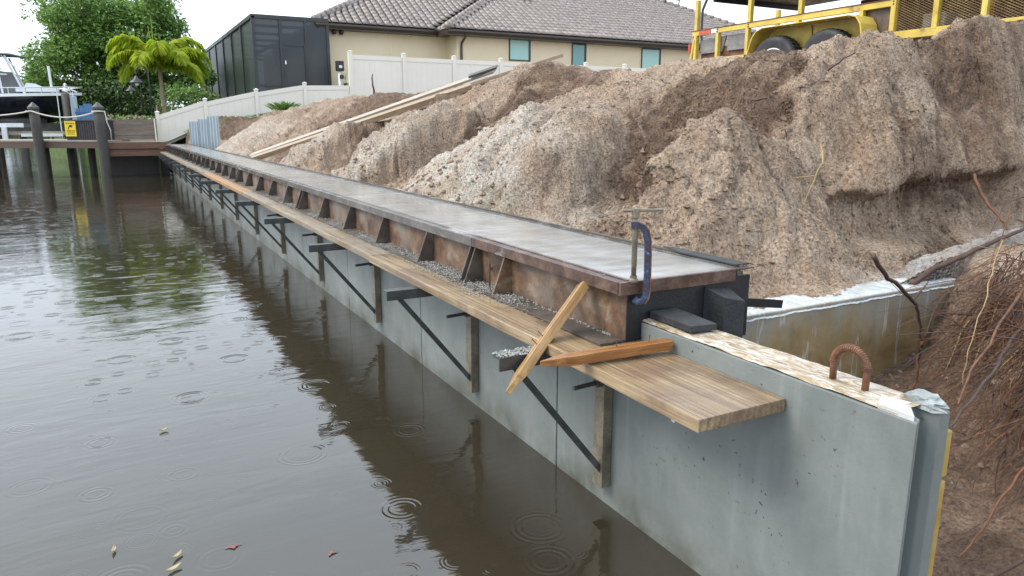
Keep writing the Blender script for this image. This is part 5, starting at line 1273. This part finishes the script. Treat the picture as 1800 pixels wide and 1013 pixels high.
MB().add([(-4.3, yc-.5, 3.05), (-4.3, yc+.5, 3.05), (-4.55, yc+.5, 3.75), (-4.55, yc-.5, 3.75)], [(0, 1, 2, 3)]).build('windscreen', 'windscreen', bt)
MB().tube([(-3.20, yc-.4, 2.6), (-3.22, yc-.4, 3.55)], .045, 8).build('mast', 'white_metal', bt)
MB().prism([(-3.3, yc-.3, 2.72), (-4.1, yc-.3, 2.72), (-4.0, yc-.3, 2.95), (-3.7, yc-.3, 2.92)], (0, .6, 0)).build('bow_cushion', 'gelcoat', bt, bevel=.03)
MB().lathe((-2.78, yc, 2.66), [(.09, 0), (.10, .08), (.06, .14), (.085, .20), (.08, .27), (.02, .32)], 12).build('anchor_windlass', 'chrome', bt); MB().tube([(-2.9, yc-.1, 2.70), (-2.60, yc-.05, 2.74), (-2.42, yc, 2.66)], .03, 7).build('anchor_roller', 'chrome', bt)
MB().prism([(-2.62, yc-.03, 2.02), (-2.48, yc-.03, 2.02), (-2.50, yc-.03, 2.40), (-2.66, yc-.03, 2.40)], (0, .06, 0)).build('bow_bracket', 'gelcoat', bt)
mb = MB()
for k in range(7): mb.box((-3.95+k*.07, 33-1.035-k*.008, 2.45), (-3.91+k*.07, 33-1.0-k*.008, 2.49))
bl_ = thing('boat_lift', 'white aluminium boat lift cradle with dark piles under the boat', 'boat lift', (-5, 31, 0))
MB().box((-9, 30.9, 1.36), (-4.10, 31.05, 1.50)).build('cradle_beam', 'white_metal', bl_, bevel=.01); MB().box((-9, 34.4, 1.36), (-3.9, 34.55, 1.52)).build('cradle_beam', 'white_metal', bl_)
MB().box((-4.75, 30.8, .95), (-4.60, 31.1, 1.359)).build('cradle_post', 'white_metal', bl_); MB().box((-9, 31.06, 1.10), (-2.9, 31.2, 1.22)).build('walk_beam', 'deck_wood', bl_)
MB().box((-4.2, 30.7, 1.04), (-2.95, 30.95, 1.14)).build('step_box', 'white_metal', bl_, bevel=.01)
MB().box((-9, 35.2, .95), (-2.6, 35.5, 1.52)).build('bunk_board', 'plywood_grey', bl_)
for x, y, zt in ((-2.75, 31.3, 2.55), (-2.70, 34.8, 2.5), (-5.3, 31.3, 1.35), (-5.3, 34.8, 1.4), (-8.4, 31.3, 2.4), (-4.2, 31.3, 1.1)):
    MB().tube([(x, y, -1.9), (x, y, zt)], .13, 12).build('pile', 'pile_wood', bl_, smooth=True)
MB().box((-2.62, 31.15, 1.6), (-2.40, 31.4, 2.45)).build('motor_housing', 'galvanised', bl_, bevel=.02)
for x in (-3.0, -2.52): MB().box((x-.015, 31.25, 1.0), (x+.015, 31.28, 2.6)).build('guide_post', 'white_metal', bl_)

# ------------------------------------------------------------------ roots, twigs, grass, shells, floating leaves
def wob_path(a, c, n, amp, rnd):
    a, c = Vector(a), Vector(c); d = c-a; off = Vector((0, 0, 0)); out = []
    for i in range(n+1):
        t = i/n; off = off*.75+Vector((rnd.gauss(0, 1), rnd.gauss(0, 1), rnd.gauss(0, 1)))*amp; out.append(a+d*t+off*math.sin(math.pi*t)**.5)
    return out
def root(pts, r, mat, label, sub_=(), group='roots and twigs in the bank', cat='root', name='root'):
    rnd = random.Random(len(label)); full = []
    for a, c in zip(pts[:-1], pts[1:]): full += wob_path(a, c, 5, .004, rnd)[:-1]
    full.append(Vector(pts[-1])); n = len(full)
    mb = MB().tube(full, [r*(1-.55*i/n) for i in range(n)], 6)
    for sp in sub_: mb.tube(wob_path(sp[0], sp[1], 6, .005, rnd), [r*.55*(1-.6*i/6) for i in range(7)], 5)
    return tag(mb.build(name, mat, smooth=True), label, cat, group)
root([(1.284, 1.95, .862), (1.398, 1.95, .752), (1.601, 1.95, .627), (1.659, 1.95, .54), (1.712, 1.95, .424)], .011, 'root_brown', 'forked brown root hanging in front of the wrapped return wall', [((1.712, 1.95, .424), (1.784, 1.95, .66)), ((1.60, 1.95, .627), (1.73, 1.97, .70))])
root([(1.712, 1.95, .43), (1.696, 1.95, .288), (1.665, 1.95, .16), (1.66, 1.93, .02)], .009, 'root_orange', 'orange root dropping straight down the return wall face')
root([(2.05, 2.25, .60), (2.30, 2.25, .68), (2.562, 2.24, .745), (2.878, 2.24, .80), (3.098, 2.24, .86)], .017, 'root_brown', 'thick dark root lying along the white sand ridge')
root([(3.34, 2.74, 1.10), (3.29, 2.60, .92), (3.20, 2.46, .84), (3.10, 2.36, .80)], .012, 'root_orange', 'straight reddish root slanting down to the white sand ridge')
root([(1.85, 2.72, 1.30), (1.80, 2.66, 1.21), (1.74, 2.68, 1.06), (1.72, 2.70, .96)], .006, 'root_yellow', 'pale yellow root hanging down the bank above the form end', [((1.77, 2.67, 1.14), (1.72, 2.80, 1.12))])
root([(2.05, 3.431, 1.56), (2.02, 3.27, 1.57), (2.02, 3.152, 1.43)], .008, 'root_brown', 'curved dark twig on the middle of the bank')
root([(1.76, 5.217, 1.46), (1.74, 5.008, 1.48), (1.74, 4.848, 1.40)], .009, 'root_brown', 'small dark twig on the pale sand fan')
root([(2.5, 3.288, 1.80), (2.46, 3.211, 1.74), (2.46, 3.028, 1.83)], .007, 'root_brown', 'bent twig near the crest below the trailer wheels')
root([(3.0, 13.87, 1.9), (2.98, 13.85, 2.15), (3.0, 13.9, 2.36)], .022, 'root_brown', 'upright stick on the crest against the tall fence', cat='stick', name='stick')
# hanging root mat on the near right bank
mb1, mb2, mb3 = MB(), MB(), MB(); rnd = random.Random(31)
for k in range(1500):
    y = rnd.uniform(1.05, 2.0); xb_ = float(np.interp(y, [0, .9, 1.2, 1.6, 2.0, 2.26], [.72, .80, 1.02, 1.45, 1.82, 2.05]))
    z = rnd.gauss(.56, .16); x = xb_+.05+.55*min(1, max(0, (z-.12)/.65))*.8
    a = Vector((x+.05, y, z)); Ln = rnd.uniform(.15, .5)*(1 if k % 6 else 1.5)
    d = Vector((rnd.uniform(-.95, -.1), rnd.uniform(-.75, .35), rnd.uniform(-1.0, .25))).normalized(); pts = [a]; q = a.copy()
    for i in range(8):
        d = (d+Vector((rnd.gauss(0, .16), rnd.gauss(0, .16), rnd.gauss(-.10, .14)))).normalized(); q = q+d*(Ln/8); 
        if q.x < .20: q.x = .20
        if q.z < .05: q.z = .05
        pts.append(q.copy())
    r = rnd.choice((.001, .0013, .0017, .0022, .003, .0042)); mbx = (mb1, mb1, mb2, mb1, mb2, mb1, mb2, mb1, mb2, mb3 if k % 30 == 9 else mb2)[k % 10]
    mbx.tube(pts, [r*(1-.7*i/8) for i in range(9)], 4)
for mbx, mt, lb in ((mb1, 'root_orange', 'tangle of thin orange roots hanging out of the near bank'), (mb2, 'root_brown', 'tangle of thin dark roots hanging out of the near bank'), (mb3, 'root_yellow', 'loose pale rootlets among the dark root tangle')):
    tag(mbx.build('root_tangle', mt, base=False), lb, 'roots', kind='stuff')
for pts, r, mt, lb in (
    ([(1.80, 1.60, .74), (1.30, 1.42, .70), (.85, 1.25,   .66), (.60, 1.15, .60)], .006, 'root_orange', 'long orange root reaching towards the wall end'),
    ([(1.75, 1.55, .60), (1.25, 1.36, .62), (.75, 1.18, .60), (.42, 1.08, .55)], .008, 'root_brown', 'thick dark root reaching towards the wall end'),
    ([(1.35, 1.22, .42), (1.05, 1.15, .30), (.80, 1.12, .17), (.62, 1.10, .12)], .006, 'root_orange', 'orange root sloping down to the pit floor'),
    ([(1.15, 1.02, .22), (.85, .98, .16), (.55, .98, .13)], .009, 'root_brown', 'dark root lying on the pit floor at the frame corner'),
    ([(1.62, 1.62, .95), (1.35, 1.50, .86), (1.10, 1.40, .70), (1.0, 1.36, .52)], .0025, 'root_yellow', 'yellow root curling out above the root tangle')):
    root(pts, r, mt, lb)
# fine rootlets all over the scarps
mb = MB(); rnd = random.Random(77)
for k in range(520):
    y = 1.6+rnd.random()**1.7*20; x = rnd.uniform(.8, 2.95)
    j = int(np.clip(np.searchsorted(ysv, y), 0, len(ysv)-1)); i = int(np.clip(np.searchsorted(xsv, x), 0, len(xsv)-1))
    if soil[j, i] < .35 or Kg[j, i] > .3: continue
    q = Vector((Px[j, i]-.008, Py[j, i]-.004, Pz[j, i]+.008)); Ln = rnd.uniform(.05, .22)*(1+y*.03); pts = [q.copy()]
    d = Vector((rnd.uniform(-.6, .1), rnd.uniform(-.7, .7), rnd.uniform(-1, .2))).normalized()
    for s_ in range(5):
        d = (d+Vector((rnd.gauss(0, .25), rnd.gauss(0, .25), rnd.gauss(-.05, .2)))).normalized(); q = q+d*Ln/5
        zz = zat(q.x, q.y)
        if q.z < zz+.004: q.z = zz+.004
        pts.append(q.copy())
    r = rnd.uniform(.0012, .0032)*(1+y*.05); mb.tube(pts, [r*(1-.6*s_/5) for s_ in range(6)], 4)
tag(mb.build('rootlets', 'root_brown', base=False), 'fine dark rootlets sticking out of the soil scarps', 'roots', kind='stuff')
mb = MB()
for k in range(420):
    y = 1.4+rnd.random()**1.5*9; x = rnd.uniform(.7, 3.0); j = int(np.clip(np.searchsorted(ysv, y), 0, len(ysv)-1)); i = int(np.clip(np.searchsorted(xsv, x), 0, len(xsv)-1))
    if Kg[j, i] > .5: continue
    p_ = Vector((Px[j, i], Py[j, i], Pz[j, i]+.003)); s_ = rnd.uniform(.002, .0065)*(1+y*.08)
    q = [p_+Vector((rnd.uniform(-1, 1), rnd.uniform(-1, 1), rnd.uniform(-.5, 1)))*s_ for _ in range(4)]; mb.add(q, [(0, 1, 2), (0, 2, 3), (0, 3, 1), (1, 3, 2)])
tag(mb.build('shell_bits', 'shell', base=False), 'white shell fragments scattered over the bank', 'shells', kind='stuff')
# clods lying loose on the slope
mb = MB()
for k in range(2600):
    y = 1.3+rnd.random()**1.6*14; x = rnd.uniform(.6, 3.3); j = int(np.clip(np.searchsorted(ysv, y), 0, len(ysv)-1)); i = int(np.clip(np.searchsorted(xsv, x), 0, len(xsv)-1))
    p_ = Vector((Px[j, i], Py[j, i], Pz[j, i])); s_ = rnd.uniform(.004, .014)*(1+y*.06)*(2 if rnd.random() < .05 else 1)
    q = [p_+Vector((dx*rnd.uniform(.6, 1.2), dy*rnd.uniform(.6, 1.2), dz*rnd.uniform(.6, 1.1)))*s_ for dx, dy, dz in ((1, 0, 0), (0, 1, 0), (-1, 0, 0), (0, -1, 0), (.2, .1, 1), (0, 0, -.6))]
    mb.add(q, [(0, 1, 4), (1, 2, 4), (2, 3, 4), (3, 0, 4), (1, 0, 5), (2, 1, 5), (3, 2, 5), (0, 3, 5)])
for k in range(900):
    y = 2.6+rnd.random()**1.7*12; x = float(np.interp(y, TY, TX))+abs(rnd.gauss(.15, .35)); j = int(np.clip(np.searchsorted(ysv, y), 0, len(ysv)-1)); i = int(np.clip(np.searchsorted(xsv, x), 0, len(xsv)-1))
    if x < .56: continue
    p_ = Vector((Px[j, i], Py[j, i], Pz[j, i])); s_ = rnd.uniform(.008, .028)*(1+y*.03)
    q = [p_+Vector((dx*rnd.uniform(.5, 1.3), dy*rnd.uniform(.5, 1.3), dz*rnd.uniform(.5, 1.1)))*s_ for dx, dy, dz in ((1, 0, 0), (0, 1, 0), (-1, 0, 0), (0, -1, 0), (.2, .1, 1), (0, 0, -.6))]
    mb.add(q, [(0, 1, 4), (1, 2, 4), (2, 3, 4), (3, 0, 4), (1, 0, 5), (2, 1, 5), (3, 2, 5), (0, 3, 5)])
cl_ = mb.build('soil_clods', 'sandy_soil', base=False); tag(cl_, 'small loose clods lying on the bank', 'soil', kind='stuff')
ga = cl_.data.attributes.new('soil', 'FLOAT', 'POINT'); ga.data.foreach_set('value', np.full(len(cl_.data.vertices), .45, np.float32))
# grass tuft and strip along the low fence
def grass(mb, c, n, r, h_, rnd):
    for _ in range(n):
        a = Vector((c[0]+rnd.gauss(0, r), c[1]+rnd.gauss(0, r), c[2])); d = Vector((rnd.gauss(0, .5), rnd.gauss(0, .5), 1)).normalized()*h_*rnd.uniform(.5, 1.2); w_ = Vector((rnd.uniform(-1, 1), rnd.uniform(-1, 1), 0)).normalized()*h_*.05
        mb.add([a-w_, a+w_, a+d*.6+w_*.6+Vector((0, 0, 0)), a+d+Vector((d.x*.5, d.y*.5, -.1*h_))], [(0, 1, 2, 3)])
mb = MB(); grass(mb, (2.9, 21.6, 1.84), 160, .10, .28, rnd); tag(mb.build('grass_tuft', 'grass_blade'), 'small bright grass tuft on the crest by the low fence', 'grass')
mb = MB()
for k in range(60):
    x = .55+k*.08; grass(mb, (x, 24.15+rnd.uniform(-.2, .2), float(lawn_z(np.array(x)))), 16, .06, .09, rnd)
tag(mb.build('grass_strip', 'grass_blade', base=False), 'short grass along the foot of the low fence', 'grass', kind='stuff')
def float_leaf(x, y, s_, rot, mat, label, lobes=0):
    mb = MB(); n = 9; vs = []; c_, sn = math.cos(rot), math.sin(rot)
    if lobes:
        ring = []
        for i in range(40):
            t = 2*math.pi*i/40; r_ = s_*(.62+.22*math.cos(t*3+lobes)+.16*math.sin(t*7)+R3.uniform(-.05, .05)); ring.append((r_*math.cos(t), r_*.5*math.sin(t)))
        vs = [(x, y, .006)]+[(x+a*c_-b2*sn, y+a*sn+b2*c_, .004) for a, b2 in ring]; fs = [(0, i+1, (i+1) % 40+1) for i in range(40)]
    else:
        for i in range(n):
            t = i/(n-1); wv = s_*.30*math.sin(math.pi*t)**.8
            for sd_ in (-1, 0, 1):
                a, b2 = (t-.5)*s_*2, sd_*wv; vs.append((x+a*c_-b2*sn, y+a*sn+b2*c_, .004+(.006 if sd_ else 0)+.012*(t-.5)**2*4*.5))
        fs = [(i*3+q, i*3+3+q, i*3+4+q, i*3+1+q) for i in range(n-1) for q in (0, 1)]
    tag(mb.add(vs, fs).build('fallen_leaf', mat), label, 'leaf', 'leaves floating on the canal')
float_leaf(-1.434, 3.591, .021, .2, 'fallen_yellow', 'pale leaf floating alone, farthest from the others')
float_leaf(-1.647, 2.576, .020, 1.4, 'fallen_yellow', 'yellow leaf floating upright at the lower left')
float_leaf(-1.461, 2.438, .024, .8, 'fallen_yellow', 'yellow green leaf just above the tan leaf on the water')
float_leaf(-1.478, 2.364, .028, .45, 'fallen_yellow', 'tan leaf floating lowest on the water')
float_leaf(-1.289, 2.413, .032, .1, 'fallen_red', 'larger dull red ragged leaf in the water', 5)
float_leaf(-1.001, 2.215, .024, .4, 'fallen_red', 'smaller dull red ragged leaf nearer the wall', 2)

# ------------------------------------------------------------------ second soil heap behind the trailer
vs, fs = [], []; nr_, na_ = 26, 72
for i in range(nr_+1):
    r_ = i/nr_
    for j in range(na_):
        t = 2*math.pi*j/na_; x, y = 10.6+2.6*r_*math.cos(t), 8.2+3.4*r_*math.sin(t)
        z = 1.70+1.75*(1-r_)**.85*(1+.12*float(pn(np.array(x*.9), np.array(y*.9), 5)))+.10*float(fbm(np.array(x*2.5), np.array(y*2.5), 4, 6)); vs.append((x, y, z if i < nr_ else 1.6))
for i in range(nr_):
    for j in range(na_): fs.append((i*na_+j, i*na_+(j+1) % na_, (i+1)*na_+(j+1) % na_, (i+1)*na_+j))
hp = raw('soil_heap', vs, fs, 'sandy_soil', None, True); tag(hp, 'second heap of grey soil behind the trailer', kind='structure')
